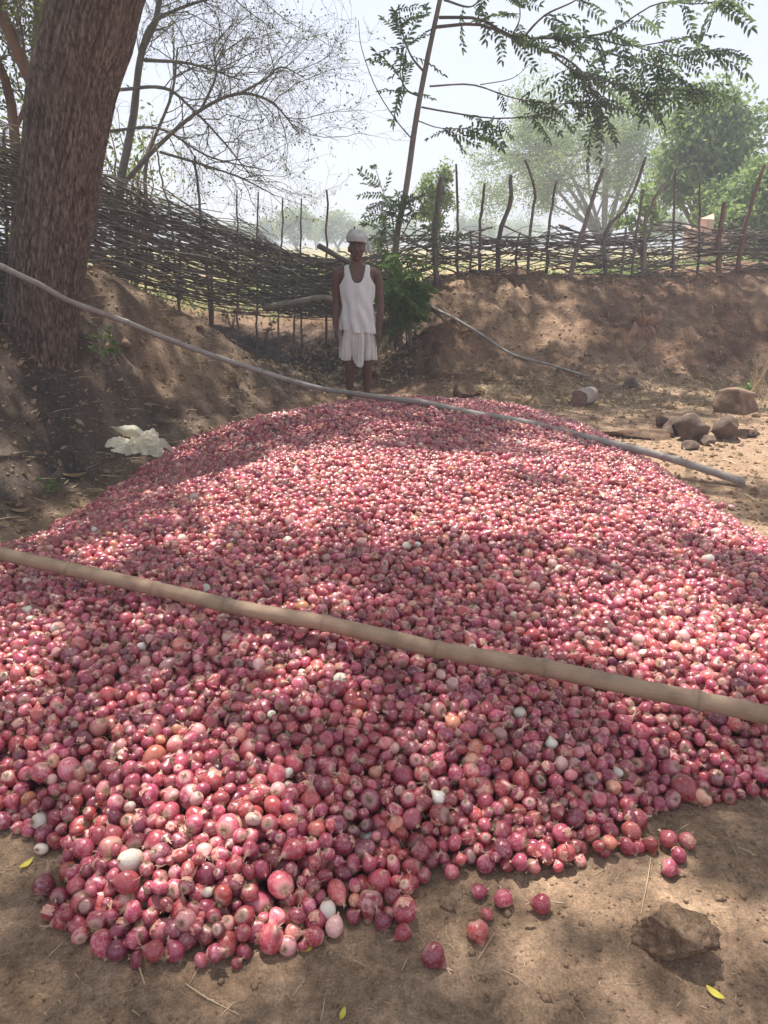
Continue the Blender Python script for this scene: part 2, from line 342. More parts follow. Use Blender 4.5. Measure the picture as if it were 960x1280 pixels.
t = NT('loose_skin'); M['loose'] = t.fin(t.ramp(t.noise(objco(t), 3, 4), [(.35, (.46, .13, .12)), (.55, (.58, .30, .22)), (.7, (.66, .48, .36))]), .4, .5)
NS, NR = 20, 14
def onion_mesh(k, rg):
    """one bulb of about unit radius: root plate at -z, neck at +z"""
    squat = rg.uniform(.76, .98) if k % 4 else rg.uniform(1.0, 1.22); neckh = rg.uniform(.15, .5) if k % 3 else rg.uniform(.5, .9)
    lob = rg.uniform(0.01, .10); lp = rg.uniform(0, 6.28); lob = .17 if k % 6 == 4 else lob; ln = rg.choice([2, 3, 2]); bend = rg.uniform(-.25, .25)
    V = [(0, 0, -squat * .93)]
    rest = [(0, 0, -1)]
    zs = []
    for i in range(1, NR):
        u = i / NR
        if u < .74:
            a = -math.pi / 2 + (u / .74) * (math.pi * .80); r = math.cos(a); z = math.sin(a) * squat
            if a < -1.2: z = max(z, -squat * .93 + 0.02)
        else:
            q = (u - .74) / .26; a = -math.pi / 2 + math.pi * .80; r0 = math.cos(a); z0 = math.sin(a) * squat
            r = r0 * (1 - q) ** 1.6 + 0.13 * (1 - .4 * q) * min(1, q * 3) + 0.0; z = z0 + q * (squat * .16 + neckh)
        zs.append((r, z))
    for (r, z) in zs:
        for j in range(NS):
            t = 2 * math.pi * j / NS; rr = r * (1 + lob * math.cos(ln * t + lp) + .018 * math.sin(7 * t + z * 3) + rg.uniform(-.008, .008))
            top = max(0, z - squat * .8)
            V.append((rr * math.cos(t) + bend * top, rr * math.sin(t), z)); rest.append((math.cos(t) * r, math.sin(t) * r, z / squat if z < squat * .8 else .8 + (z - .8 * squat) ))
    r, z = zs[-1]; V.append((bend * max(0, z - squat * .8), 0, z + .03)); rest.append((0, 0, 1.6))
    n = len(V); Fc = [(0, 1 + (j + 1) % NS, 1 + j) for j in range(NS)]
    for i in range(NR - 2):
        for j in range(NS):
            j2 = (j + 1) % NS; Fc.append((1 + i * NS + j, 1 + i * NS + j2, 1 + (i + 1) * NS + j2, 1 + (i + 1) * NS + j))
    Fc += [(n - 1, 1 + (NR - 2) * NS + j, 1 + (NR - 2) * NS + (j + 1) % NS) for j in range(NS)]
    me = bpy.data.meshes.new('onion'); me.from_pydata(V, [], Fc); me.update(); me.materials.append(M['onion']); smooth(me)
    at = me.attributes.new('rest', 'FLOAT_VECTOR', 'POINT'); at.data.foreach_set('vector', np.array(rest, np.float32).ravel())
    # root tuft
    mb = MB()
    if k % 5 != 2:
        for q in range(rg.integers(14, 30)):
            a = rg.uniform(0, 6.28); r0 = rg.uniform(0, .16); L = rg.uniform(.25, .75); o = rg.uniform(.2, 1.1)
            p0 = Vector((r0 * math.cos(a), r0 * math.sin(a), -squat * .92)); d = Vector((math.cos(a) * o, math.sin(a) * o, -.6)).normalized()
            p1 = p0 + d * L * .5; p2 = p1 + (d + Vector(rg.normal(0, .5, 3))).normalized() * L * .5
            mb.tube([p0, p1, p2], [.026, .02, .008], 3, cap=False)
    else:
        for q in range(4):
            a = q * 1.57; mb.tube([Vector((0, 0, -squat * .9)), Vector((.1 * math.cos(a), .1 * math.sin(a), -squat * .95)), Vector((.16 * math.cos(a), .16 * math.sin(a), -squat * .97))], [.02, .015, .01], 3, cap=False)
    rm = mb.mesh('root_tuft', M['root'])
    mb = MB(); zt = zs[-1][1]; bx = bend * max(0, zt - squat * .8)
    longn = rg.uniform(.15, .35) if k % 3 else rg.uniform(.45, .9)
    for q in range(3 if k % 2 else 5):
        a = rg.uniform(0, 6.28); s_ = rg.uniform(.15, .5)
        p0 = Vector((bx, 0, zt - .15)); p1 = p0 + Vector((math.cos(a) * .05, math.sin(a) * .05, .2)); p2 = p1 + Vector((math.cos(a) * s_ * longn, math.sin(a) * s_ * longn, longn * rg.uniform(.5, 1))); p3 = p2 + Vector((math.cos(a) * .3 * longn, math.sin(a) * .3 * longn, longn * rg.uniform(-.2, .3)))
        mb.tube([p0, p1, p2, p3], [.10, .085, .06, .015], 5, cap=False, flat=.45)
    nm = mb.mesh('neck', M['neck'])
    sk = None
    if k % 3 == 1:                                  # a loosened piece of the dry outer skin
        sk = MB(); t0 = rg.uniform(0, 6.28); n_ = 7; a0 = rg.uniform(-.6, .1)
        for i_ in range(n_):
            for j_ in range(n_):
                e_ = 1.03 + .10 * max(0, i_ / (n_ - 1) - .5) + .10 * abs(j_ / (n_ - 1) - .5) ** 1.5; t_ = t0 + (j_ / (n_ - 1) - .5) * (1.3 + .3 * math.sin(i_ * 2.1)); f_ = a0 + i_ / (n_ - 1) * 1.0
                sk.v.append((math.cos(f_) * math.cos(t_) * e_ * 1.0, math.cos(f_) * math.sin(t_) * e_, math.sin(f_) * squat * e_))
        sk.f = [tuple(int(x_) for x_ in f_) for f_ in grid_faces(n_, n_)]; sk = sk.mesh('loose_skin', M['loose'])
    return me, rm, nm, sk
NVAR = 20
rg = np.random.default_rng(3)
VAR = [onion_mesh(k, rg) for k in range(NVAR)]

# ---- pack: drop spheres one by one, each rolls to the lowest seat near it
Dd = bilin(_sdc, HXX, HYY); gh = bilin(_tsc, HXX, HYY) + relief(HXX, HYY)
TOP = gh + heap_top(HXX, HYY, Dd); H = gh + heap_bed(HXX, HYY, Dd)
H0 = H.copy(); OWN = np.full(H.shape, -1, np.int32)
# the poles lie on the heap: keep onions from piling over them
def G_path(pts): return [G(px, py, z) for px, py, z in pts]
POLE_NEAR = spline(G_path([(-90,668,.30),(0,691,.30),(100,712,.295),(200,734,.29),(300,760,.29),(400,781,.285),(480,797,.285),(600,822,.28),(700,842,.275),(800,862,.27),(900,881,.265),(960,894,.26),(1080,920,.25)]), 90)
POLE_FAR = spline([P(-70,296,4.9), P(0,335,5.2), P(50,356,5.4), P(100,380,5.65), P(200,420,6.15), P(300,455,6.6), P(400,485,6.85), G(500,500,.31), G(620,520,.29), G(700,538,.22), G(770,555,.19), G(850,578,.11), G(931,604,.03)], 110)
for pts, rr in ((POLE_NEAR, .033), (POLE_FAR, .022)):
    for p in pts:
        if p.z > .6: continue
        m = np.hypot(HXX - p.x, HYY - p.y) < rr + .018
        if rr < .03 and 650 < proj(p)[0] < 765: continue
        TOP[m] = np.minimum(TOP[m], p.z - rr * .75)
TOP[Dd < 0.0] = -9
from numpy.lib.stride_tricks import sliding_window_view
KERN = {}
def kern(r):
    q = int(round(r / HC * 4))
    if q not in KERN:
        rr = q * HC / 4; n = int(rr / HC); a = np.arange(-n, n + 1) * HC; d2 = a[:, None] ** 2 + a[None, :] ** 2
        k = np.where(d2 < rr * rr, np.sqrt(np.maximum(rr * rr - d2, 0)), -9.0); KERN[q] = (k.astype(np.float64), n)
    return KERN[q]
ON = []   # x, y, z, r
ny, nx = H.shape
# fixed loose onions on the bare ground at the front: px, py, radius m, tint, neck direction in the picture (degrees, 0 = right, 90 = up) , roll, label
LOOSE = [
 (54,1061,.0165,.985,None,'tiny white onion lying alone on the soil at the left front corner of the heap'),
 (421,1155,.021,.90,80,'pale pink streaked onion with its root end up, on the soil below the heap'),
 (465,1128,.031,.16,-95,'large dark crimson onion with ragged pale cut neck at the front edge'),
 (484,1152,.0215,.22,110,'small purple onion between the ragged-necked onion and the pointed one on the soil'),
 (505,1163,.020,.42,215,'small reddish onion with a pointed pale neck, last of the short row on the soil'),
 (543,1190,.0265,.24,-42,'dark red onion with white split dry neck, nearest the camera on the bare soil'),
 (602,1161,.026,.52,-75,'red onion with a papery tail of skin hanging to its right on the soil'),
 (608,1142,.015,.60,60,'loose pinkish onion half behind the papery-tailed red onion on the soil'),
 (600,1110,.017,.40,20,'very small crimson onion on the soil just below the heap edge'),
 (632,1122,.024,.48,100,'shiny round red onion by itself on the soil right of a very small one'),
 (680,1129,.0225,.40,165,'pink-purple onion whose thin white neck points left on the soil'),
 (812,1055,.021,.33,-80,'crimson onion with a long dry root trailing down, left of the small cluster'),
 (836,1048,.027,.62,120,'largest pale pink onion of the small cluster at the right front'),
 (857,1050,.023,.66,60,'pink onion at the right end of the small cluster on the soil'),
 (848,1068,.021,.45,200,'red onion tucked under the pink ones in the small cluster'),
 (838,1085,.022,.35,-20,'crimson onion at the very front of the small cluster on the soil'),
 (61,1103,.028,.10,90,'dark purple onion at the left front end of the heap, its neck straight up'),
 (65,1138,.023,.48,80,'small red onion below the dark purple one at the left front end'),
 (903,632,.02,.6,10,'tiny onion strayed on the dry soil right of the heap'),
 (915,633,.018,.9,10,'pale tiny onion strayed farthest right on the dry soil'),
 (862,583,.026,.5,40,'onion strayed past the heap edge just above the far end of the grey pole'),
]
def place(x, y, r, fixed=False, top=True):
    k, n = kern(r * .93); ix = int((x - HX0) / HC); iy = int((y - HY0) / HC); s = 0 if fixed else max(2, int(r * 1.1 / HC))
    if ix - n - s < 0 or iy - n - s < 0 or ix + n + s + 1 > nx or iy + n + s + 1 > ny: return None
    sub = H[iy - n - s:iy + n + s + 1, ix - n - s:ix + n + s + 1]
    w = sliding_window_view(sub, k.shape); Z = (w + k).max((-1, -2))
    j, i = np.unravel_index(np.argmin(Z), Z.shape); cz = Z[j, i]; cx = ix - s + i; cy = iy - s + j
    if top and cz + r * .55 > TOP[cy, cx]: return None
    reg = H[cy - n:cy + n + 1, cx - n:cx + n + 1]; newz = cz + k; m = (newz > reg) & (k > -1)
    reg[m] = newz[m]; OWN[cy - n:cy + n + 1, cx - n:cx + n + 1][m] = len(ON)
    jx, jy = RNG.uniform(-.5, .5, 2) * HC
    ON.append((HX0 + cx * HC + jx, HY0 + cy * HC + jy, cz, r)); return len(ON) - 1
loose_id = {}
for q, (px, py, r, ti, nd, lb) in enumerate(LOOSE):
    g = on_ground(px, py + 2); g = G(px, py, g.z + r * .9)
    loose_id[place(g.x, g.y, r, True, False)] = q
fails = 0
while fails < 6:
    Wt = np.clip(TOP - H - 0.012, 0, None)[::2, ::2]; Wt = Wt ** 1.0; tot = Wt.sum()
    if tot < 1e-6: break
    pick = RNG.choice(Wt.size, 4000, p=(Wt / tot).ravel()); ok = 0
    for c in pick:
        iy, ix = divmod(int(c), Wt.shape[1]); r = float(np.clip(RNG.normal(.0218, .0048), .012, .038))
        if place(HX0 + ix * 2 * HC, HY0 + iy * 2 * HC, r) is not None: ok += 1
    if ok < 500: fails += 2
    if len(ON) > 60000: break
ON = np.array(ON); NO = len(ON)
own_px = np.bincount(OWN[OWN >= 0], minlength=NO)
tint = np.clip(RNG.beta(2.6, 2.9, NO) * .80, 0, .79)
sel = RNG.random(NO); tint[sel < .022] = RNG.uniform(.79, .83, (sel < .022).sum()); m = (sel > .045) & (sel < .075); tint[m] = RNG.uniform(.84, .90, m.sum()); m = (sel > .125) & (sel < .130); tint[m] = RNG.uniform(.94, .99, m.sum())
oq = []                                             # orientation per onion: neck direction vector
ndir = RNG.normal(0, 1, (NO, 3)); ndir /= np.linalg.norm(ndir, axis=1)[:, None]
var = RNG.integers(0, NVAR, NO); roll = RNG.uniform(0, 6.28, NO)
ppx, ppy, pzc = proj_np(ON[:, 0], ON[:, 1], ON[:, 2])
named = {}
for i, q in loose_id.items():
    tint[i] = LOOSE[q][3]; named[i] = LOOSE[q][5]
    if LOOSE[q][4] is not None:
        a = R(LOOSE[q][4]); ndir[i] = (math.cos(a), math.sin(a) * .55, math.sin(a) * .55 - .12)
    var[i] = [4, 8, 0, 3, 9, 6, 3, 1, 4, 1, 9, 6, 5, 7, 1, 3, 3, 1, 4, 4, 1][q]
# white and odd onions the photograph shows in the heap
SPEC = [(35,760,.985,.024,'white onion at the left edge of the photo just below the bamboo pole'),(33,730,.93,.022,'pale onion close under the left end of the bamboo pole'),(175,809,.985,.02,'white onion alone among red ones, left of centre below the bamboo pole'),
 (316,585,.96,.03,'cream onion high up on the left slope of the heap'),(420,567,.97,.024,'white onion on the far part of the heap in front of the man'),(425,592,.96,.024,'second cream onion in front of the man, nearer than the white one'),(649,555,.98,.028,'white onion near the grey pole at the back right of the heap'),
 (512,685,.97,.026,'white onion in the middle of the heap beyond the bamboo pole'),(640,772,.95,.026,'yellowish white onion just beyond the middle of the bamboo pole'),(693,712,.96,.026,'cream onion beyond the bamboo pole, right of the middle'),(642,888,.985,.024,'bright white onion below the right half of the bamboo pole'),
 (697,932,.985,.024,'large white onion low on the right side, with a smooth shiny skin'),(542,999,.99,.024,'white onion with a thick neck pointing up left, low in the middle of the heap'),(595,878,.97,.016,'tiny white onion left of the bright white one under the pole'),(768,965,.96,.02,'cream onion low on the right side near the bare soil'),
 (706,962,.91,.024,'pale mauve onion directly below the large white one'),(253,1108,.96,.016,'white onion with ragged neck at the front left of the heap'),(355,975,.94,.02,'yellowish pointed onion left of the white thick-necked one'),(96,1010,.94,.02,'cream onion near the left front corner of the heap'),
 (163,1008,.95,.019,'small cream onion at the left front, right of another cream one'),(319,1032,.92,.024,'pale straw onion low in the left half of the heap'),(290,1038,.60,.040,'very large striped red onion with its roots facing the camera, front left'),(105,1060,.5,.03,'glossy round red onion near the left front corner'),
 (366,1176,.86,.026,'straw-striped onion showing its root plate at the very front edge'),(335,1185,.5,.025,'matt red onion at the very front edge, left of the straw-striped one'),(345,990,.86,.026,'straw-coloured onion with root plate up, left of the middle foreground'),(206,908,.80,.026,'orange-skinned onion in the left half below the bamboo pole'),
 (300,920,.79,.024,'small orange onion in the left half of the heap below the pole'),(575,800,.18,.03,'dark purple onion beyond the pole'),(228,1160,.84,.029,'big straw onion with its root plate towards the camera, front left edge'),(30,1000,.80,.02,'orange-brown onion at the left edge of the photo near the soil'),
 (345,890,.985,.018,'small white onion left of centre under the bamboo pole'),(832,865,.97,.018,'small white onion right under the thin part of the bamboo pole')]
vis = own_px > 6
for (px, py, ti, r, lb) in SPEC:
    d = np.hypot(ppx - px, ppy - py) + np.where(vis & np.array([i not in named for i in range(NO)]), 0, 1e6); i = int(np.argmin(d))
    tint[i] = ti; ON[i, 3] = r * .82 if ti > .9 else max(ON[i, 3], r * .84); named[i] = lb; ndir[i] = (RNG.uniform(-.6, .6), RNG.uniform(-.8, .3), .7)
    if 'root' in lb: ndir[i] = (.2, .75, -.4); var[i] = 1
    if 'thick neck' in lb: ndir[i] = (-.7, .3, .7); var[i] = 3
# the onions that show largest become objects of their own
infr = (ppx > -12) & (ppx < 972) & (ppy > 0) & (ppy < 1290)
score = np.minimum(own_px, (ON[:, 3] / HC) ** 2 * 3.14) * (HC * F / pzc) ** 2 * infr
order = np.argsort(-score); chosen = [i for i in named if score[i] > 0]
cs = set(chosen)
for i in order:
    if len(chosen) >= 300: break
    if int(i) not in cs: chosen.append(int(i)); cs.add(int(i))
def orient(i):
    d = Vector(ndir[i]).normalized(); q = d.to_track_quat('Z', 'Y'); return (q @ Euler((0, 0, roll[i])).to_quaternion()).to_euler()
def tintword(v):
    for lim, w in ((.14, 'dark purple'), (.26, 'deep crimson'), (.40, 'crimson'), (.56, 'red'), (.72, 'rosy red'), (.785, 'pink'), (.835, 'orange-skinned'), (.875, 'pale pink'), (.935, 'straw-coloured'), (2, 'white')):
        if v < lim: return w
def facing(i):
    d = ndir[i]; tocam = Vector((0, 0, CAM_H)) - Vector(ON[i, :3]); c = Vector(d).dot(tocam.normalized())
    if c > .55: return 'neck towards the camera'
    if c < -.55: return 'roots towards the camera'
    a = Vector((d[0], Vector(d).dot(_u)))
    if abs(a.x) > abs(a.y): return 'neck to the right' if a.x > 0 else 'neck to the left'
    return 'neck upwards' if a.y > 0 else 'neck downwards'
def place_words(i):
    x, y = ppx[i], ppy[i]
    row = 'beyond the pole' if y < 700 + x * .2 else 'below the pole' if y < 850 + x * .1 else 'mid heap' if y < 1010 else 'front edge'
    colm = 'far left' if x < 160 else 'left' if x < 340 else 'centre left' if x < 480 else 'centre right' if x < 640 else 'right' if x < 800 else 'far right'
    return row, colm
labels = {}
anch = [i for i in named]
ax = np.array([ppx[i] for i in anch]); ay = np.array([ppy[i] for i in anch])
short = {}
for i in anch:
    short[i] = named[i].split(' at ')[0].split(' on ')[0].split(' with ')[0].split(' in ')[0].split(',')[0].split(' just ')[0].split(' by ')[0].split(' whose ')[0].split(' close ')[0].split(' alone ')[0].split(' between ')[0].split(' high ')[0].split(' near ')[0].split(' beyond ')[0].split(' low ')[0].split(' directly ')[0].split(' showing ')[0]
from collections import defaultdict
cand = defaultdict(list)
for i in chosen:
    if i in named: continue
    sz = 'big ' if ON[i, 3] > .031 else 'small ' if ON[i, 3] < .021 else ''
    row, colm = place_words(i)
    labels[i] = f"{sz}{tintword(tint[i])} onion, {facing(i)}, {row}, {colm}"
    cand[labels[i]].append(i)
for lb, ids in cand.items():                        # split look-alikes of one area by what they lie next to
    if len(ids) == 1: continue
    ids.sort(key=lambda i: ppx[i])
    nw = ['', 'one', 'two', 'three', 'four', 'five', 'six', 'seven', 'eight', 'nine', 'ten', 'eleven', 'twelve']
    if len(ids) <= 12:
        for q, i in enumerate(ids):
            wd = 'leftmost' if q == 0 else 'rightmost' if q == len(ids) - 1 else ['', 'second', 'third', 'fourth', 'fifth', 'sixth', 'seventh', 'eighth', 'ninth', 'tenth', 'eleventh'][q]
            l2 = lb.replace(' onion,', f' onion, {wd} of {nw[len(ids)]} alike,')
            if len(l2.split()) > 16: l2 = l2.replace('towards the camera', 'facing us')
            labels[i] = l2
vox = (ON[:, 0], ON[:, 1])
first_of = {}
for i in labels:
    if len(labels[i].split()) > 16: labels[i] = labels[i].replace('towards the camera', 'facing us').replace('big ', '').replace('small ', '').replace('straw-coloured', 'straw')
for i in list(named):
    if len(named[i].split()) > 16: print('LONG', named[i])
for i in chosen:
    k = int(var[i]); bm_, rm_, nm_, sk_ = VAR[k]
    o = link('onion', bm_); o.location = ON[i, :3]; o.rotation_euler = orient(i); o.scale = (ON[i, 3] * 1.0,) * 3
    o['tint'] = float(tint[i])
    tag(o, named.get(i, labels.get(i)), 'onion', 'red onions of the big heap')
    link('root_tuft', rm_, parent=o)
    link('neck', nm_, parent=o)
    if sk_: link('loose_skin', sk_, parent=o)
    if k not in first_of: first_of[k] = (o, [c for c in o.children])
# all the other onions: one object of instances
rest_ids = np.array([i for i in range(NO) if i not in cs])
me = bpy.data.meshes.new('onion_heap'); me.vertices.add(len(rest_ids)); me.vertices.foreach_set('co', ON[rest_ids, :3].astype(np.float32).ravel())
eul = np.array([orient(i)[:] for i in rest_ids], np.float32)
for nm, typ, key, arr in (('rot', 'FLOAT_VECTOR', 'vector', eul), ('size', 'FLOAT', 'value', ON[rest_ids, 3]), ('tint', 'FLOAT', 'value', tint[rest_ids]), ('variant', 'INT', 'value', var[rest_ids].astype(np.int32))):
    a = me.attributes.new(nm, typ, 'POINT'); a.data.foreach_set(key, (arr.astype(np.int32) if typ == 'INT' else arr.astype(np.float32)).ravel())
heap = link('onion_heap', me, M['onion'])
tag(heap, 'the mass of harvested red onions spread over the ground behind the nearest ones', 'onions', 'red onions of the big heap', 'stuff')
ng = bpy.data.node_groups.new('heap_of_onions', 'GeometryNodeTree')
ng.interface.new_socket('Geometry', in_out='INPUT', socket_type='NodeSocketGeometry'); ng.interface.new_socket('Geometry', in_out='OUTPUT', socket_type='NodeSocketGeometry')
gi = ng.nodes.new('NodeGroupInput'); go = ng.nodes.new('NodeGroupOutput'); L = ng.links.new
allj = ng.nodes.new('GeometryNodeJoinGeometry')
for k, (o, ch) in first_of.items():
    j = ng.nodes.new('GeometryNodeJoinGeometry')
    for ob in [o] + ch:
        oi = ng.nodes.new('GeometryNodeObjectInfo'); oi.transform_space = 'ORIGINAL'; oi.inputs[0].default_value = ob; L(oi.outputs['Geometry'], j.inputs[0])
    gti = ng.nodes.new('GeometryNodeGeometryToInstance'); L(j.outputs[0], gti.inputs[0]); L(gti.outputs[0], allj.inputs[0])
iop = ng.nodes.new('GeometryNodeInstanceOnPoints'); iop.inputs['Pick Instance'].default_value = True
m2p = ng.nodes.new('GeometryNodeMeshToPoints'); L(gi.outputs[0], m2p.inputs[0]); L(m2p.outputs[0], iop.inputs['Points']); L(allj.outputs[0], iop.inputs['Instance'])
def na(nm, typ):
    n = ng.nodes.new('GeometryNodeInputNamedAttribute'); n.data_type = typ; n.inputs[0].default_value = nm; return n.outputs[0]
L(na('variant', 'INT'), iop.inputs['Instance Index']); L(na('size', 'FLOAT'), iop.inputs['Scale'])
e2r = ng.nodes.new('FunctionNodeEulerToRotation'); L(na('rot', 'FLOAT_VECTOR'), e2r.inputs[0]); L(e2r.outputs[0], iop.inputs['Rotation'])
L(iop.outputs[0], go.inputs[0])
md = heap.modifiers.new('heap', 'NODES'); md.node_group = ng
print('onions', NO, 'chosen', len(chosen))
def heap_surface(x, y):                             # top of ground or onions
    ix = int((x - HX0) / HC); iy = int((y - HY0) / HC)
    if 2 <= ix < nx - 2 and 2 <= iy < ny - 2: return float(H[iy - 2:iy + 3, ix - 2:ix + 3].max())
    return ground_z(x, y)
# ================================================================== MATERIALS FOR THE REST
def bark_material():
    t = NT('bark'); p = objco(t); mp = t.n('ShaderNodeMapping'); t.set(mp.inputs['Vector'], p); mp.inputs['Scale'].default_value = (1, 1, .26)
    n1 = t.noise(mp.outputs[0], 55, 7, .7); n2 = t.noise(p, 5, 4); fine = t.noise(p, 90, 4, .7)
    hgt = t.n('ShaderNodeAttribute', attribute_name='groove').outputs['Fac']
    c = t.ramp(n1, [(.34, (.06, .043, .034)), (.47, (.14, .102, .08)), (.60, (.29, .225, .18))])
    c = t.mix(t.math('MULTIPLY', hgt, .75), c, (.045, .028, .022))
    c = t.mix(t.math('MULTIPLY', t.ramp(n2, [(.5, (0, 0, 0)), (.7, (1, 1, 1))]), .5), c, (.20, .15, .125))
    t.bump(t.math('ADD', n1, t.math('MULTIPLY', fine, .4)), .8, .02)
    return t.fin(c, .95, .1)
M['bark'] = bark_material()
M['pale_bark'] = wood_mat('pale_bark', (.26, .2, .155), (.45, .36, .28), 9, .3)
M['red_bark'] = wood_mat('red_bark', (.16, .09, .06), (.30, .18, .12), 12, .3)
M['twig'] = wood_mat('twig', (.15, .125, .105), (.31, .265, .225), 12, .3, .2)
M['stick'] = wood_mat('stick', (.24, .21, .17), (.46, .41, .34), 14, .3, .3, vary=.9)
M['post'] = wood_mat('post', (.12, .098, .085), (.27, .235, .205), 14, .15, .5, vary=.6)
M['redpost'] = wood_mat('red_post', (.15, .09, .065), (.27, .17, .13), 14, .15, .5)
def bamboo(name, c0, c1, stain):
    t = NT(name); p = objco(t); u = t.n('ShaderNodeTexCoord').outputs['UV']
    s = t.n('ShaderNodeSeparateXYZ'); t.set(s.inputs[0], p)
    along = t.n('ShaderNodeAttribute', attribute_name='along').outputs['Fac']; ring = t.n('ShaderNodeAttribute', attribute_name='ring').outputs['Fac']
    cb = t.n('ShaderNodeCombineXYZ'); t.set(cb.inputs[0], t.math('MULTIPLY', along, 1.2)); 
    nn = t.n('ShaderNodeAttribute', attribute_name='around').outputs['Vector']; ad = t.n('ShaderNodeVectorMath', operation='ADD'); t.set(ad.inputs[0], nn); t.set(ad.inputs[1], cb.outputs[0])
    st = t.noise(ad.outputs[0], 6, 5, .6); bl = t.noise(p, 9, 5, .65)
    c = t.mix(st, c0, c1); c = t.mix(t.math('MULTIPLY', t.ramp(bl, [(.45, (0, 0, 0)), (.7, (1, 1, 1))]), .65), c, stain)
    c = t.mix(t.math('MULTIPLY', ring, .4), c, (.13, .085, .06))
    t.bump(t.math('ADD', st, t.noise(p, 60, 3)), .35, .004); return t.fin(c, .7, .3)
M['bamboo'] = bamboo('bamboo', (.29, .19, .125), (.47, .33, .225), (.19, .115, .075))
M['grey_pole'] = bamboo('grey_pole', (.26, .24, .215), (.42, .39, .36), (.18, .14, .12))
def leaf_mat(name, c0, c1, trans=.35, rough=.55):
    t = NT(name); n = t.n('ShaderNodeAttribute', attribute_name='shade').outputs['Fac']
    nz = t.noise(pos(t), 1.7, 3); k = t.math('ADD', t.math('MULTIPLY', n, .65), t.math('MULTIPLY', nz, .35), clamp=True)
    c = t.mix(k, c0, c1)
    tr = t.n('ShaderNodeBsdfTranslucent'); t.set(tr.inputs[0], t.mix(.5, c, (.25, .35, .08), 'MIX'))
    mx = t.n('ShaderNodeMixShader'); mx.inputs[0].default_value = trans
    t.t.links.new(t.b.outputs[0], mx.inputs[1]); t.t.links.new(tr.outputs[0], mx.inputs[2]); t.t.links.new(mx.outputs[0], t.out.inputs[0])
    return t.fin(c, rough, .3)
M['canopy'] = leaf_mat('canopy_leaf', (.16, .19, .10), (.25, .28, .16), .6)
M['frond'] = leaf_mat('frond_leaf', (.085, .12, .09), (.15, .20, .14), .45)
M['bush'] = leaf_mat('bush_leaf', (.08, .15, .06), (.22, .34, .12), .5)
M['far_leaf'] = leaf_mat('far_leaf', (.14, .20, .08), (.30, .36, .16), .45)
M['green_leaf'] = leaf_mat('green_leaf', (.12, .18, .07), (.27, .35, .14), .45)
M['dry_leafy'] = leaf_mat('thin_leaf', (.11, .14, .06), (.26, .27, .11), .4)
M['litter'] = leaf_mat('dry_litter', (.20, .12, .07), (.50, .38, .25), .15, .8)
t = NT('rock'); p = objco(t); n = t.noise(p, 9, 6, .65); c = t.ramp(n, [(.3, (.11, .068, .045)), (.55, (.21, .14, .10)), (.75, (.34, .25, .19))]); t.bump(t.noise(p, 30, 6, .7), .8, .012); M['rock'] = t.fin(c, .85, .2)
t = NT('clod'); p = objco(t); n = t.noise(p, 16, 6, .7); c = t.ramp(n, [(.3, (.13, .082, .055)), (.5, (.21, .14, .095)), (.72, (.33, .225, .155))]); t.bump(t.noise(p, 45, 8, .75), 1.0, .02); M['clod'] = t.fin(c, .97, .05)
def plain(name, c0, c1, rough=.9, scale=20, spec=.2, bump=.2, bd=.002):
    t = NT(name); p = objco(t); n = t.noise(p, scale, 5, .6); t.bump(n, bump, bd); return t.fin(t.ramp(n, [(.3, c0), (.7, c1)]), rough, spec)
M['skin'] = plain('skin', (.10, .054, .040), (.155, .085, .063), .5, 14, .35)
M['vest'] = plain('vest_cotton', (.62, .63, .62), (.76, .77, .76), .9, 8, .1, .15)
M['wrap'] = plain('wrap_cotton', (.55, .53, .48), (.72, .70, .65), .92, 10, .1, .3)
M['turban'] = plain('turban_cotton', (.44, .46, .45), (.64, .66, .65), .92, 25, .1, .4)
M['red_band'] = plain('red_band', (.42, .07, .08), (.60, .30, .30), .9, 30)
M['hair'] = plain('hair', (.012, .01, .01), (.03, .025, .025), .7, 60)
M['eye_white'] = plain('eye_white', (.16, .12, .10), (.22, .17, .15), .3, 5)
M['lip'] = plain('lip', (.13, .05, .045), (.16, .07, .06), .5, 20)
M['beads'] = plain('beads', (.45, .36, .33), (.65, .58, .54), .4, 60)
t = NT('sheeting'); n = t.noise(objco(t), 9, 4); t.b.inputs['Transmission Weight'].default_value = .0; t.b.inputs['Subsurface Weight'].default_value = .15; t.bump(t.noise(objco(t), 30, 5), .4, .01); M['sheet'] = t.fin(t.ramp(n, [(.3, (.68, .61, .44)), (.7, (.82, .77, .61))]), .5, .4)
M['straw'] = plain('straw', (.36, .26, .15), (.62, .50, .33), .8, 8)
M['yellow_leaf'] = plain('yellow_leaf', (.52, .42, .06), (.66, .58, .12), .6, 30)
M['cut_wood'] = plain('cut_wood', (.16, .11, .085), (.30, .21, .16), .9, 30)
M['dark_stone'] = plain('dark_stone', (.075, .052, .04), (.18, .128, .10), .9, 12, .15, .8, .012)
M['log_bark'] = plain('log_bark', (.22, .18, .15), (.44, .38, .33), .9, 14, bump=.6, bd=.01)
M['brick_wall'] = plain('old_plaster', (.45, .25, .18), (.62, .48, .40), .9, 3)

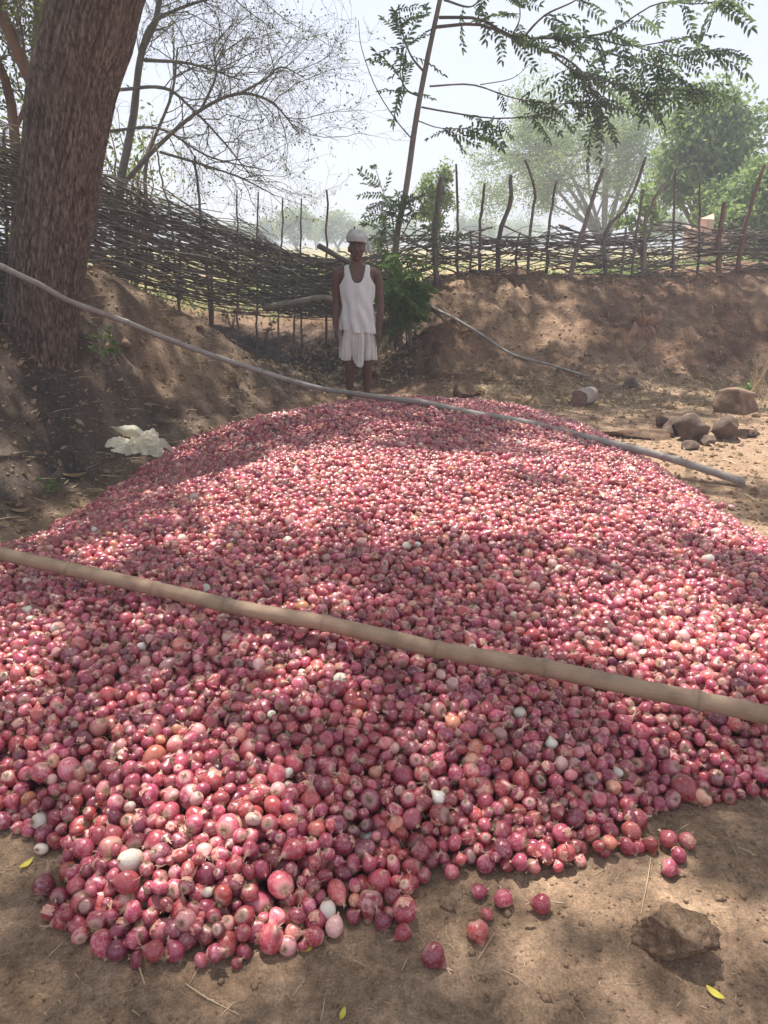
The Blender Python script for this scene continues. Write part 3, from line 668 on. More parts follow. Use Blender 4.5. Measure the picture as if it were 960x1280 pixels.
# ================================================================== LEAF CLOUDS AND BRANCHES
def leaf_cloud(centres, n_per, radius, size, flat=.75, aspect=.5, seed=0, droop=0.0):
    g = np.random.default_rng(seed); C = np.repeat(np.asarray(centres, float), n_per, 0); n = len(C)
    rad = radius if np.isscalar(radius) else np.repeat(radius, n_per)[:, None]
    off = g.normal(0, 1, (n, 3)); off /= np.linalg.norm(off, axis=1)[:, None]; off *= g.random((n, 1)) ** .45 * rad; off[:, 2] *= flat; C = C + off
    d = g.normal(0, 1, (n, 3)); d[:, 2] -= droop; d /= np.linalg.norm(d, axis=1)[:, None]
    w = np.cross(d, g.normal(0, 1, (n, 3)) + np.array([0, 0, .6])); w /= np.linalg.norm(w, axis=1)[:, None] + 1e-9
    L = size * g.uniform(.6, 1.3, (n, 1)); Wd = L * aspect * .5
    V = np.stack([C - d * L * .5, C + w * Wd - d * L * .05, C + d * L * .5, C - w * Wd - d * L * .05], 1).reshape(-1, 3)
    Fq = np.arange(4 * n).reshape(n, 4); sh = np.repeat(np.clip(g.normal(.5, .25, n), 0, 1), 4)
    return V, Fq, sh
def leaf_obj(name, VF, mat, parent=None):
    V, Fq, sh = VF; me = np_mesh(name, V, Fq, mat, sm=False); a = me.attributes.new('shade', 'FLOAT', 'POINT'); a.data.foreach_set('value', sh.astype(np.float32)); return link(name, me, None, parent)
def cat_vf(lst):
    Vs, Fs, Ss, n = [], [], [], 0
    for V, Fq, sh in lst: Vs.append(V); Fs.append(Fq + n); Ss.append(sh); n += len(V)
    return np.concatenate(Vs), np.concatenate(Fs), np.concatenate(Ss)
def wander(p, d, L, n, g, jit, lift=0.0):
    pts = [Vector(p)]; d = Vector(d).normalized()
    for i in range(n):
        d = (d + Vector(g.normal(0, jit, 3)) + Vector((0, 0, lift))).normalized(); pts.append(pts[-1] + d * (L / n))
    return pts, d
def grow(mb, p, d, L, r, depth, g, tips, kids=3, jit=.16, spread=.8, lift=.03, shrink=.68, rs=.6, sides=5, nseg=5):
    pts, de = wander(p, d, L, nseg, g, jit, lift); r1 = r * rs
    mb.tube(pts, [max(.0016, r + (r1 - r) * i / nseg) for i in range(nseg + 1)], sides if depth > 1 else 3, cap=False)
    if depth <= 0: tips.append(pts[-1]); tips.append(pts[nseg // 2]); return
    for k in range(kids):
        i = nseg if k == 0 else int(g.integers(max(1, nseg // 3), nseg + 1)); q = pts[i]
        base = (pts[i] - pts[i - 1]).normalized(); sd = Vector(g.normal(0, 1, 3)); sd = (sd - base * sd.dot(base)).normalized()
        dd = (base + sd * (spread * g.uniform(.5, 1.2) if k else spread * .3)).normalized()
        grow(mb, q, dd, L * shrink * g.uniform(.75, 1.2), r1 * (.95 if k == 0 else .7), depth - 1, g, tips, kids, jit, spread, lift, shrink, rs, sides, nseg)

# ------------------------------------------------------------------ the big tree at the left
edges = [(-60, 86, 203), (0, 65, 179), (62, 48, 163), (110, 37, 146), (163, 33, 134), (225, 27, 123), (300, 17, 111), (350, 11, 103), (400, 8, 96), (440, 6, 92), (480, 4, 89), (540, 0, 88)]
TD = 6.05
ctr = []
for y, l, r in edges:
    a = P((l + r) / 2, y, TD); zc = proj(a)[2]; ctr.append((a, (r - l) / 2 * zc / F))
cs_ = spline([c for c, _ in ctr], 330); rs_ = np.interp(np.linspace(0, len(ctr) - 1, 330), range(len(ctr)), [r for _, r in ctr])
cs_ = cs_[::-1]; rs_ = rs_[::-1]
top_dir = (cs_[-1] - cs_[-20]).normalized(); NA = 360
z_step = 0.012; ext = []
p = cs_[-1].copy(); d = top_dir.copy(); r = rs_[-1]
while p.z < 5.6: d = (d + Vector((-.022, .006, 0))).normalized(); p = p + d * .05; ext.append((p.copy(), r)); r *= .997
cen = np.array([c[:] for c in cs_] + [e[0][:] for e in ext]); rad = np.array(list(rs_) + [e[1] for e in ext])
ang = np.linspace(0, 2 * math.pi, NA, endpoint=False); A_, Z_ = np.meshgrid(ang, np.arange(len(cen)))
zz = cen[Z_, 2]
bx_, by_ = np.cos(A_), np.sin(A_)
def cyl_noise(f, fz, seed, o=3):                   # seamless: blend two seams
    a = fbm(A_ * f, zz * fz, o, seed); b = fbm((A_ - 2 * math.pi) * f, zz * fz, o, seed); w = S01((A_ / (2 * math.pi) - .85) / .15); return a * (1 - w) + b * w
warp = cyl_noise(2.0, 2.2, 70) * 1.1
def ridged(f, fz, seed):
    def h(A): 
        return np.abs(vn(A * f + warp * 2.2, zz * fz + warp, seed))
    w = S01((A_ / (2 * math.pi) - .93) / .07); return h(A_) * (1 - w) + h(A_ - 2 * math.pi) * w
gr = np.clip(1 - ridged(14, 3.0, 71) * 8, 0, 1) * .8 + np.clip(1 - ridged(30, 7.0, 73) * 6, 0, 1) * .6
disp = .02 * cyl_noise(1.3, .9, 75) + .01 * cyl_noise(6, 5, 77) - .020 * gr + .009 * cyl_noise(22, 14, 79)
flare = .03 * S01((.95 - zz) / .5) * (1 + .5 * np.sin(A_ * 5 + 1))
rr = rad[Z_] * (1 + 1.6 * disp) + flare * .35
V = np.stack([cen[Z_, 0] + bx_ * rr, cen[Z_, 1] + by_ * rr * .95, zz - 0 * rr], -1).reshape(-1, 3)
root_pt = Vector((cen[0][0], cen[0][1], ground_z(cen[0][0], cen[0][1])))
big = empty('large_tree', root_pt); off = np.array(root_pt[:])
me = np_mesh('trunk', V - off, grid_faces(NA, len(cen), True), M['bark'])
a = me.attributes.new('groove', 'FLOAT', 'POINT'); a.data.foreach_set('value', gr.astype(np.float32).ravel())
link('trunk', me, None, big)
tag(big, 'thick leaning tree trunk with rough brown bark on the left earth bank', 'tree')
# limbs and the crown that shades the heap
g = np.random.default_rng(21)
LIT = [  # where the photograph shows sun through the leaves: px, py, radius in metres along x, along y, strength
 (430,600,1.1,.42,1.),(560,650,.95,.42,1.),(330,640,.5,.3,.7),(470,620,.5,.25,.9),(330,600,.35,.2,.7),(250,690,.15,.1,.5),(800,600,.55,.65,1.),(900,680,.6,.5,1.),(840,780,.35,.4,.9),(760,680,.35,.3,.8),(690,590,.3,.25,.6),(850,740,.3,.25,.7),(910,830,.28,.22,.8),(700,740,.2,.14,.5),
 (240,1050,.22,.16,.85),(320,1010,.16,.12,.6),(180,930,.16,.12,.5),(420,870,.14,.1,.5),(560,920,.12,.09,.35),(600,720,.2,.14,.4),(160,700,.2,.12,.35),(120,860,.13,.1,.35),(650,1100,.12,.08,.6),(790,1230,.14,.08,.6),(930,1150,.22,.15,.8),(230,1230,.08,.05,.35),
 (930,560,1.1,.8,1.),(850,500,.9,.35,.75),(760,490,.4,.2,.5),(700,1010,.15,.1,.3),(60,690,.25,.1,.5),(150,560,.12,.08,.5),(260,625,.25,.12,.5)]
lit = []
for px, py, sx, sy, st in LIT:
    q = G(px, py, .2 if py > 510 and px < 860 else .03); lit.append((q.x, q.y, sx, sy, st))
LITB = [(520,432,.25,.3,.8),(505,400,.2,.2,.6),(733,443,.2,.3,.8),(703,440,.15,.2,.5),(680,410,.15,.2,.4),(570,395,.15,.2,.4),(660,350,.3,.3,.4),(950,370,.4,.3,.6),(128,372,.2,.2,.8),(20,590,.1,.1,.3)]
litb = []
for px, py, sx, sy, st in LITB:
    q = on_ground(px, py); litb.append((q.x - SUN_DIR.x / -SUN_DIR.z * q.z, q.y - SUN_DIR.y / -SUN_DIR.z * q.z, sx, sy, st))
lit = np.array(lit + litb)
def keep(c):
    h = c[:, 2] / -SUN_DIR.z; sx_, sy_ = c[:, 0] + SUN_DIR.x * h, c[:, 1] + SUN_DIR.y * h
    q = np.zeros(len(c))
    for x, y, a_, b_, s_ in lit: q = np.maximum(q, np.minimum(1, s_ * 1.5 * np.exp(-(((sx_ - x) / a_) ** 2 + ((sy_ - y) / b_) ** 2) ** 1.5 * .8)))
    nz = fbm(sx_ * 1.3, sy_ * 1.6, 3, 90); q = np.maximum(q, np.clip((nz - .34) * 4, 0, .4))
    return g.random(len(c)) > q * 1.0, sx_, sy_
NC = 11300
c = np.c_[g.uniform(-6.0, 6.4, NC), g.uniform(.2, 13.2, NC), g.uniform(0, 1, NC)]
c[:, 2] = 5.3 + .06 * np.maximum(c[:, 1] - 6, 0) + c[:, 2] ** 1.3 * 2.6
kp, sx_, sy_ = keep(c)
ed = (sx_ > 2.5 + .6 * np.sin(sy_ * 2)) & (sy_ > 2.2) & (sy_ < 7.9) & (g.random(NC) < S01((sx_ - 2.4) / 1.2)); ed |= (sy_ > 10.7 + .3 * np.sin(sx_)) & (g.random(NC) < .8)
c = c[kp & ~ed]; print('canopy clumps', len(c))
crown = leaf_obj('crown', tuple([leaf_cloud(c, 12, .19, .13, .7, .55, 5)[0] - off] + list(leaf_cloud(c, 12, .19, .13, .7, .55, 5)[1:])), M['canopy'], big)
mb = MB(); tp = cen[-1]
for q in range(9):
    aim = Vector([(-4, 8.5, 7), (-.3, 10.5, 7.2), (-4.4, 4, 6.8), (-3, 1.2, 7), (2.8, 10.8, 7.4), (2.6, 7.5, 7.2), (.4, 3.2, 7.2), (2.6, 2.0, 7.2), (-1.2, 1.0, 7)][q]); lr = .05 if q < 4 else .02
    st = Vector(tp) - Vector((0, 0, .5 + .25 * (q % 4))); mid = (st + aim) / 2 + Vector((0, 0, .6)); pts = spline([st, mid, aim], 10)
    mb.tube([x - Vector(off) for x in pts], [lr * (1 - .08 * i) for i in range(10)], 8, cap=False)
    for w_ in range(8):
        i = int(g.integers(3, 9)); tt = []; dd = Vector(g.normal(0, 1, 3)); dd.z = abs(dd.z) * .3 + .05
        grow(mb, pts[i] - Vector(off), dd, .8, .012, 1, g, tt, 3)
link('limb', mb.mesh('limb', M['bark']), None, big)

# ------------------------------------------------------------------ pixel-drawn limbs for the slim trees
def px_limb(pts, D, D2=None): 
    D2 = D if D2 is None else D2; n = len(pts) - 1; return [P(x, y, D + (D2 - D) * i / n) for i, (x, y) in enumerate(pts)]
def limbed_tree(name, label, specs, mat, tw_n, tw_L, depth, leaves, leafmat, seed, group=None, twig_mat=None, leafn=6, leafr=.12, leafs=.05, lift=.0, twr=.009):
    g = np.random.default_rng(seed); base = Vector(specs[0][0][0]); gz = ground_z(base.x, base.y); base = Vector((base.x, base.y, min(gz, base.z) - .05)); root = empty(name, base)
    mb = MB(); tw = MB(); tips = []
    for si, (pts, r0, r1, n_tw) in enumerate(specs):
        sp = spline(pts, 5 * len(pts)); m = len(sp)
        if si == 0: sp = [base] + sp; m += 1
        mb.tube([q - base for q in sp], [r0 + (r1 - r0) * i / (m - 1) for i in range(m)], 8, cap=False, wob=.06)
        for k in range(n_tw):
            i = int(g.integers(m // 4, m)); dirv = (sp[i] - sp[i - 1]).normalized(); sd = Vector(g.normal(0, 1, 3)); dd = dirv * .7 + (sd - dirv * sd.dot(dirv)).normalized() * .8 + Vector((0, 0, .1)); dd.y *= .6
            grow(tw, sp[i] - base, dd, tw_L * g.uniform(.5, 1.2), min(twr, max(r0 + (r1 - r0) * i / m, .004) * .6), depth, g, tips, 3, .2, .9, lift, .7, .6, 4, 5)
    link('trunk', mb.mesh('trunk', mat), None, root)
    if tw.v: link('twigs', tw.mesh('twigs', twig_mat or mat), None, root)['kind'] = 'stuff'
    if leaves and tips:
        c = np.array([q[:] for q in tips]); c = c[g.random(len(c)) < leaves]
        leaf_obj('crown', leaf_cloud(c, leafn, leafr, leafs, .8, .5, seed), leafmat, root)
    tag(root, label, 'tree', group); return root
B = 11.2
M['bare'] = wood_mat('bare_twig', (.15, .13, .11), (.30, .27, .24), 12, .3, .2)
limbed_tree('bare_tree', 'grey spreading tree with almost leafless arching twigs behind the left fence', [
 (px_limb([(150, 330), (150, 240), (166, 150), (176, 70), (196, 20), (205, -60)], B), .07, .03, 12),
 (px_limb([(176, 62), (192, 28), (240, 5), (310, -12)], B, 10.6), .032, .01, 13),
 (px_limb([(150, 112), (205, 110), (240, 136), (280, 178), (315, 222)], B, 10.8), .024, .008, 13),
 (px_limb([(150, 235), (195, 185), (250, 138), (300, 117), (342, 130), (374, 168)], B, 10.5), .036, .007, 16),
 (px_limb([(300, 117), (330, 100), (352, 84), (380, 97)], 10.6), .018, .005, 8),
 (px_limb([(135, 164), (200, 161), (262, 196), (338, 214)], B, 10.9), .022, .006, 12),
 (px_limb([(200, 190), (250, 205), (300, 222), (345, 245)], B, 10.9), .02, .006, 10),
 (px_limb([(180, 75), (240, 80), (300, 100)], B), .025, .007, 12),
 (px_limb([(190, 300), (182, 210), (214, 120), (222, 60)], B + .6), .035, .012, 13),
 (px_limb([(250, 140), (270, 95), (268, 60), (290, 30)], B), .02, .006, 8)], M['bare'], 0, .66, 3, .28, M['dry_leafy'], 31, leafn=2, leafr=.07, leafs=.04, lift=-.01, twr=.008)
limbed_tree('pale_trunk_tree', 'slim pale-barked tree standing left of the thick trunk behind the fence', [
 (px_limb([(52, 300), (55, 180), (46, 100), (50, 30), (52, -60)], 9.4), .085, .07, 8), (px_limb([(50, 60), (70, 20), (90, -30)], 9.4), .03, .02, 8), (px_limb([(52, 120), (68, 90), (80, 40)], 9.4), .02, .01, 8)], M['pale_bark'], 0, .6, 2, .8, M['dry_leafy'], 32, twig_mat=M['twig'], leafn=4, leafr=.12, leafs=.06)
limbed_tree('brown_limbed_tree', 'curved reddish brown tree at the far left edge of the photo', [
 (px_limb([(22, 300), (18, 165), (6, 100), (-20, 40), (-40, -40)], 9.0), .06, .04, 10), (px_limb([(56, 145), (42, 112), (24, 70), (4, 22), (-20, -40)], 8.8), .05, .07, 10), (px_limb([(18, 165), (34, 120), (30, 60), (20, 0)], 9.0), .03, .01, 10)], M['red_bark'], 0, .7, 2, .8, M['dry_leafy'], 33, twig_mat=M['twig'], leafn=5, leafr=.14, leafs=.06)
for k, (px, py, D, w, h, lb) in enumerate([(148, 200, 12.5, 1.1, 1.3, 'thin olive-green tree seen between the thick trunk and the bare twigs'), (30, 210, 12, 1.2, 1.4, 'olive-green tree filling the gap left of the thick trunk'), (105, 60, 13, 1.6, 1.2, 'high grey-green tree top behind the thick trunk')]):
    g = np.random.default_rng(40 + k); base = P(px, py, D); gz = ground_z(base.x, base.y); root = empty('thin_tree', (base.x, base.y, gz - .05)); mb = MB(); tips = []
    for q in range(4): grow(mb, (g.normal(0, .1), 0, 0), (g.normal(0, .25), 0, 1), (base.z - gz) * .62, .045, 3, g, tips, 3, .12, .7, .02, .62, .6, 5)
    link('trunk', mb.mesh('trunk', M['red_bark']), None, root)
    c = np.array([q[:] for q in tips]); leaf_obj('crown', leaf_cloud(c, 7, .3, .085, .9, .5, 50 + k), M['dry_leafy'], root); tag(root, lb, 'tree')

# ------------------------------------------------------------------ trees beyond the fence
def bg_tree(name, label, px, py_base, D, crown_px, py_top, leafmat, n_leaf, leaf_size, clump_r, seed, depth=4, kids=3, r=.22, group=None, spread=.85, low=.35, wood='twig', forks=4, lift=.02):
    g = np.random.default_rng(seed); b = P(px, py_base, D); gz = ground_z(b.x, b.y); top = P(px, py_top, D).z; Hh = top - gz
    x0, x1 = P(crown_px[0], py_top, D).x - b.x, P(crown_px[1], py_top, D).x - b.x; cx, rx = (x0 + x1) / 2, (x1 - x0) / 2; ry = rx * .85
    root = empty(name, (b.x, b.y, gz)); mb = MB(); tips = []
    zc0 = Hh * low; rz = (Hh - zc0) / 2; cz = zc0 + rz
    trunk_top = Vector((0, 0, zc0 * .85)); mb.tube([Vector((0, 0, -.3)), Vector((r * .5, 0, zc0 * .4)), trunk_top], [r * 1.15, r, r * .85], 8, cap=False, wob=.06)
    pts_all = []
    for q in range(forks * 5):
        th = g.uniform(0, 6.28); ph = math.acos(g.uniform(-.35, 1)); e = Vector((cx + rx * math.cos(th) * math.sin(ph), ry * math.sin(th) * math.sin(ph), cz + rz * math.cos(ph)))
        st = trunk_top if q < forks * 2 else pts_all[int(g.integers(0, len(pts_all)))]
        mid = st.lerp(e, .5) + Vector(g.normal(0, rx * .1, 3)) + Vector((0, 0, rz * .18)); sp = spline([st, mid, st.lerp(e, .93)], 9); r0 = r * (.45 if q < forks * 2 else .22)
        mb.tube(sp, [r0 * (1 - .85 * i / 8) + .006 for i in range(9)], 5, cap=False); pts_all += sp[3:7]
        for k in range(6):
            i = int(g.integers(3, 9)); dd = (sp[i] - sp[i - 1]).normalized() + Vector(g.normal(0, .6, 3)); grow(mb, sp[i], dd, rx * .28, r0 * .25 + .004, 1, g, tips, kids, .2, spread, lift)
    link('trunk', mb.mesh('trunk', M[wood]), None, root)
    c = np.array([q[:] for q in tips]); keepm = g.random(len(c)) < .95; c = c[keepm]; per = max(1, n_leaf // len(c))
    leaf_obj('crown', leaf_cloud(c, per, clump_r, leaf_size, .7, .5, seed + 1), leafmat, root); tag(root, label, 'tree', group); return root
bg_tree('round_tree', 'large round pale green tree with dark arching branches behind the right fence', 756, 300, 30, (612, 846), 128, M['far_leaf'], 42000, .10, .42, 61, r=.2, low=.12, forks=6)
bg_tree('leafy_tree', 'tall bright green tree right of the large round tree', 884, 300, 19, (846, 962), 108, M['green_leaf'], 13000, .15, .42, 62, r=.16, low=.14, forks=5)
bg_tree('dense_tree', 'dense dark green bushy tree at the right edge behind the leafy tree', 958, 300, 17, (905, 1040), 206, M['green_leaf'], 16000, .14, .4, 63, r=.14, low=.05, forks=5)
bg_tree('small_tree', 'narrow light green young tree behind the fence beside the leaning sapling', 546, 345, 15, (520, 566), 204, M['far_leaf'], 2600, .075, .14, 64, r=.03, low=.2, forks=3)
bg_tree('young_tree', 'young tree with broad dark leaves low in front of the tall green tree', 800, 335, 14, (776, 826), 232, M['green_leaf'], 900, .12, .14, 65, r=.03, low=.3, forks=3)
far = [(370, 60, (349, 392), 266, 'dense grey-green far tree left of the man'), (422, 64, (400, 446), 268, 'hazy far tree directly left of the man behind his turban'), (466, 58, (450, 492), 280, 'small green far tree just right of the turban'), (330, 75, (316, 350), 280, 'low faint far tree at the left of the far tree line'), (395, 80, (385, 410), 278, 'thin faint far tree between two denser far trees'),
       (590, 70, (570, 615), 276, 'low faint far tree between the fence posts right of the small tree'), (832, 62, (812, 852), 270, 'pale round far tree between the large round tree and the leafy tree'), (640, 85, (605, 690), 282, 'wide faint far tree low behind the round tree'), (510, 90, (490, 540), 285, 'faint far tree behind the sapling stem'), (290, 90, (270, 320), 284, 'faintest far tree above the left fence')]
for k, (px, D, cr, tp_, lb) in enumerate(far): bg_tree('far_tree', lb, px, 306, D, cr, tp_, M['far_leaf'], 3500, .26, .55, 80 + k, r=.16, low=.12, forks=3, group='far tree line')
# low green scrub and tall grass just beyond the fence
g = np.random.default_rng(90)
scr = []
for px, py, D, n, s_ in [(380, 335, 14, 60, .5), (360, 325, 18, 50, .6), (420, 330, 16, 40, .6), (560, 335, 13, 20, .3), (700, 332, 13, 50, .4), (820, 332, 13, 60, .4), (780, 335, 12.5, 40, .3), (880, 330, 13, 40, .4), (945, 310, 12.5, 60, .6), (640, 330, 14, 30, .4), (300, 350, 12, 30, .4), (340, 345, 12, 30, .3), (180, 330, 11, 30, .3), (910, 295, 15, 40, .5)]:
    b = P(px, py, D); b.z = ground_z(b.x, b.y)
    for q in range(n): scr.append((b.x + g.normal(0, s_ * 1.6), b.y + g.normal(0, s_), b.z + abs(g.normal(0, s_ * .35))))
tag(leaf_obj('scrub', leaf_cloud(np.array(scr), 22, .16, .07, .9, .35, 91), M['green_leaf']), 'low yellow-green scrub growing beyond the woven fences', kind='stuff')
w = empty('ruined_wall', P(880, 300, 16)); 
mbw = MB()
def boxed(mb, x0, x1, y0, y1, z0, z1, g=None, j=0):
    c_ = [(x0, y0, z0), (x1, y0, z0), (x1, y1, z0), (x0, y1, z0), (x0, y0, z1), (x1, y0, z1), (x1, y1, z1), (x0, y1, z1)]
    if g is not None: c_ = [tuple(np.array(q) + g.normal(0, j, 3)) for q in c_]
    b = len(mb.v); mb.v += c_; mb.f += [tuple(b + i for i in f) for f in ((0, 3, 2, 1), (4, 5, 6, 7), (0, 1, 5, 4), (1, 2, 6, 5), (2, 3, 7, 6), (3, 0, 4, 7))]
boxed(mbw, -.32, .0, 0, .25, -.8, .22, g, .03); boxed(mbw, .004, .22, 0, .27, -.8, .42, g, .04); boxed(mbw, .224, .45, 0, .25, -.8, .12, g, .04)
link('masonry', mbw.mesh('masonry', M['brick_wall'], False), None, w); tag(w, 'broken orange and whitish wall stub beyond the right end of the fence', 'wall')
# ================================================================== WOVEN FENCES
def fence(name, label, ctrl, n_parts, n_stuff, posts, seed, amp, rr, span, mats, sag=.0, loose=.0):
    g = np.random.default_rng(seed)
    px = np.array([c[0] for c in ctrl], float); Ds = np.array([c[1] for c in ctrl], float)
    tops = [P(c[0], c[2], c[1]) for c in ctrl]; bots = [P(c[0], c[3], c[1]) for c in ctrl]
    X = np.array([t.x for t in tops]); s_ = np.arange(len(ctrl)); zt = np.array([t.z for t in tops]); zb = np.array([b.z for b in bots])
    mid = len(ctrl) // 2; base = Vector((X[mid], Ds[mid], ground_z(X[mid], Ds[mid]))); root = empty(name, base)
    def at(u, v):
        u = min(max(u, 0), len(ctrl) - 1); i = min(int(u), len(ctrl) - 2); t = u - i; t2 = t
        x = X[i] * (1 - t) + X[i + 1] * t; y = Ds[i] * (1 - t) + Ds[i + 1] * t; a = zb[i] * (1 - t) + zb[i + 1] * t; b = zt[i] * (1 - t) + zt[i + 1] * t
        return Vector((x, y, a + (b - a) * v))
    def one(mb):
        n = len(ctrl) - 1; L = g.uniform(*span); u0 = g.uniform(-L * .4, n - L * .5); v = float(np.clip(g.beta(1.1, 1.0), 0, 1)); dv = g.normal(0, .13 + loose); ph = g.uniform(0, 6.28); off = g.normal(0, .03); m = 13
        cv = g.normal(sag, .09 + loose * .6); pts = []; r0 = rr * g.uniform(.55, 1.5)
        for i in range(m):
            q = i / (m - 1); u = u0 + L * q
            p_ = at(u, float(np.clip(v + dv * (q - .5) * 2 + cv * (1 - (2 * q - 1) ** 2) * .5, -.12, 1.12 + loose)))
            t_ = at(u + .05, .5) - at(u - .05, .5); nrm = Vector((-t_.y, t_.x, 0)); nrm = nrm.normalized() if nrm.length > 0 else Vector((0, 1, 0))
            p_ = p_ + nrm * (off + amp * math.sin(u * 5.2 + ph)) + Vector((0, 0, g.normal(0, .004)))
            p_.z = max(p_.z, ground_z(p_.x, p_.y) + .01) if i % 3 == 0 else p_.z
            pts.append(p_ - base)
        mb.tube(pts, [r0 * (1 - .65 * i / (m - 1)) for i in range(m)][::(1 if g.random() < .6 else -1)], 4, cap=True)
    for k in range(n_parts):
        mb = MB(); one(mb); link('stick', mb.mesh('stick', mats[k % len(mats)]), None, root)
    mb = MB()
    for k in range(n_stuff): one(mb)
    if n_stuff: link('brushwood', mb.mesh('brushwood', mats[0]), None, root)['kind'] = 'stuff'
    for pts, wpx, mt in posts:                       # posts drawn from their base to their tip
        D = float(np.interp(pts[0][0], px, Ds)) + g.choice([-.06, .06]); sp = spline([P(x, y, D) for x, y in pts], 14); gz = ground_z(sp[0].x, sp[0].y)
        if sp[0].z > gz - .05: sp = [Vector((sp[0].x, sp[0].y, gz - .15))] + sp
        zc = proj(sp[-1])[2]; r = wpx * .5 * zc / F; m = len(sp); mb = MB()
        sp = [q + Vector((g.normal(0, .006), g.normal(0, .006), 0)) for q in sp]
        mb.tube([q - base for q in sp], [r * (1.1 - .35 * i / (m - 1)) for i in range(m)], 7, wob=.12); link('post', mb.mesh('post', M[mt]), None, root)
    tag(root, label, 'fence'); return root, at
LP = [([(297, 425), (297, 330), (296, 237)], 2.7, 'post'), ([(322, 440), (321, 330), (323, 240)], 2.7, 'post'), ([(348, 455), (350, 340), (354, 248)], 2.7, 'post'), ([(378, 462), (376, 350), (377, 248)], 2.5, 'post'), ([(408, 470), (408, 350), (409, 237)], 3.2, 'redpost'),
      ([(258, 330), (250, 265), (244, 195)], 3.8, 'post'), ([(224, 380), (225, 330), (226, 270)], 3.8, 'redpost'), ([(266, 408), (265, 350), (263, 290)], 3.8, 'redpost'), ([(149, 345), (148, 290), (150, 240)], 3.8, 'post'), ([(182, 365), (183, 300), (180, 250)], 3.0, 'post'), ([(213, 262), (202, 225), (196, 182)], 2.6, 'post'), ([(120, 330), (121, 250), (119, 200)], 3.8, 'redpost'), ([(8, 330), (8, 240), (6, 160)], 4.5, 'redpost'), ([(366, 452), (368, 400), (367, 350)], 2.6, 'redpost'), ([(436, 430), (437, 360), (438, 318)], 3.0, 'redpost')]
fence('woven_fence', 'long dense fence of thin woven sticks sagging down the left bank', [(-120, 6.0, 110, 290), (-50, 6.5, 145, 315), (0, 7.0, 165, 330), (60, 7.5, 192, 338), (130, 8.0, 216, 345), (200, 8.6, 250, 362), (267, 9.1, 271, 378), (320, 9.4, 293, 384), (358, 9.7, 312, 388), (400, 9.95, 322, 392), (440, 10.1, 324, 392), (490, 10.2, 318, 380)], 295, 640, LP, 5, .05, .0062, (2.2, 5.0), [M['stick'], M['twig'], M['stick']], sag=-.10)
RP = [([(546, 352), (543, 290), (547, 250), (551, 219)], 7.6, 'post'), ([(571, 352), (572, 280), (570, 205)], 3.8, 'post'), ([(600, 355), (600, 290), (605, 229)], 4.2, 'post'), ([(622, 345), (625, 290), (638, 255), (638, 218)], 6.4, 'post'), ([(660, 345), (662, 290), (669, 240), (656, 200)], 4.2, 'post'), ([(683, 340), (685, 290), (696, 224)], 4.2, 'post'), ([(713, 345), (730, 280), (754, 210)], 6.4, 'twig'), ([(757, 345), (757, 290), (785, 255), (808, 196)], 5.1, 'post'), ([(790, 338), (797, 280), (804, 236)], 3.8, 'post'), ([(805, 335), (808, 270), (832, 226)], 5.5, 'post'), ([(841, 335), (842, 270), (845, 208)], 3.8, 'post'), ([(873, 330), (874, 280), (875, 228)], 3.0, 'post'), ([(898, 352), (899, 300), (905, 252)], 7.2, 'redpost'), ([(922, 335), (932, 280), (955, 206)], 6.0, 'redpost'), ([(645, 350), (646, 310), (650, 290)], 3.4, 'post'), ([(777, 345), (780, 310), (783, 285)], 3.4, 'post'), ([(587, 350), (590, 310), (588, 288)], 3.0, 'post')]
fence('loose_fence', 'loosely woven dark stick fence with tall crooked posts on the right bank', [(462, 10.2, 306, 350), (520, 10.35, 296, 350), (580, 10.4, 296, 345), (640, 10.45, 294, 340), (700, 10.5, 293, 338), (760, 10.5, 293, 338), (820, 10.5, 290, 340), (880, 10.5, 289, 338), (940, 10.55, 288, 334), (1010, 10.6, 288, 332)], 230, 60, RP, 6, .06, .009, (.9, 2.6), [M['twig'], M['post'], M['twig']], loose=.14)
mb = MB(); br = [P(398, 307, 9.6), P(430, 325, 9.5), P(470, 345, 9.4), P(500, 352, 9.5)]; sp = spline(br, 10); mb.tube([q - sp[-1] for q in sp], [.035 - .001 * i for i in range(10)], 7, wob=.1)
o = link('broken_branch', mb.mesh('broken_branch', M['post']), None, None, sp[-1]); tag(o, "short thick branch poking up diagonally beside the man's left shoulder in the photo", 'branch')
mb = MB(); sp = spline([P(330, 385, 9.2), P(370, 378, 9.1), P(405, 372, 9.0), P(425, 378, 9.0)], 12); mb.tube([q - sp[0] for q in sp], [.045 - .0015 * i for i in range(12)], 7, wob=.12)
o = link('fallen_branch', mb.mesh('fallen_branch', M['twig']), None, None, sp[0]); tag(o, 'dark fallen branch lying across the gap under the left fence, left of the man', 'branch')

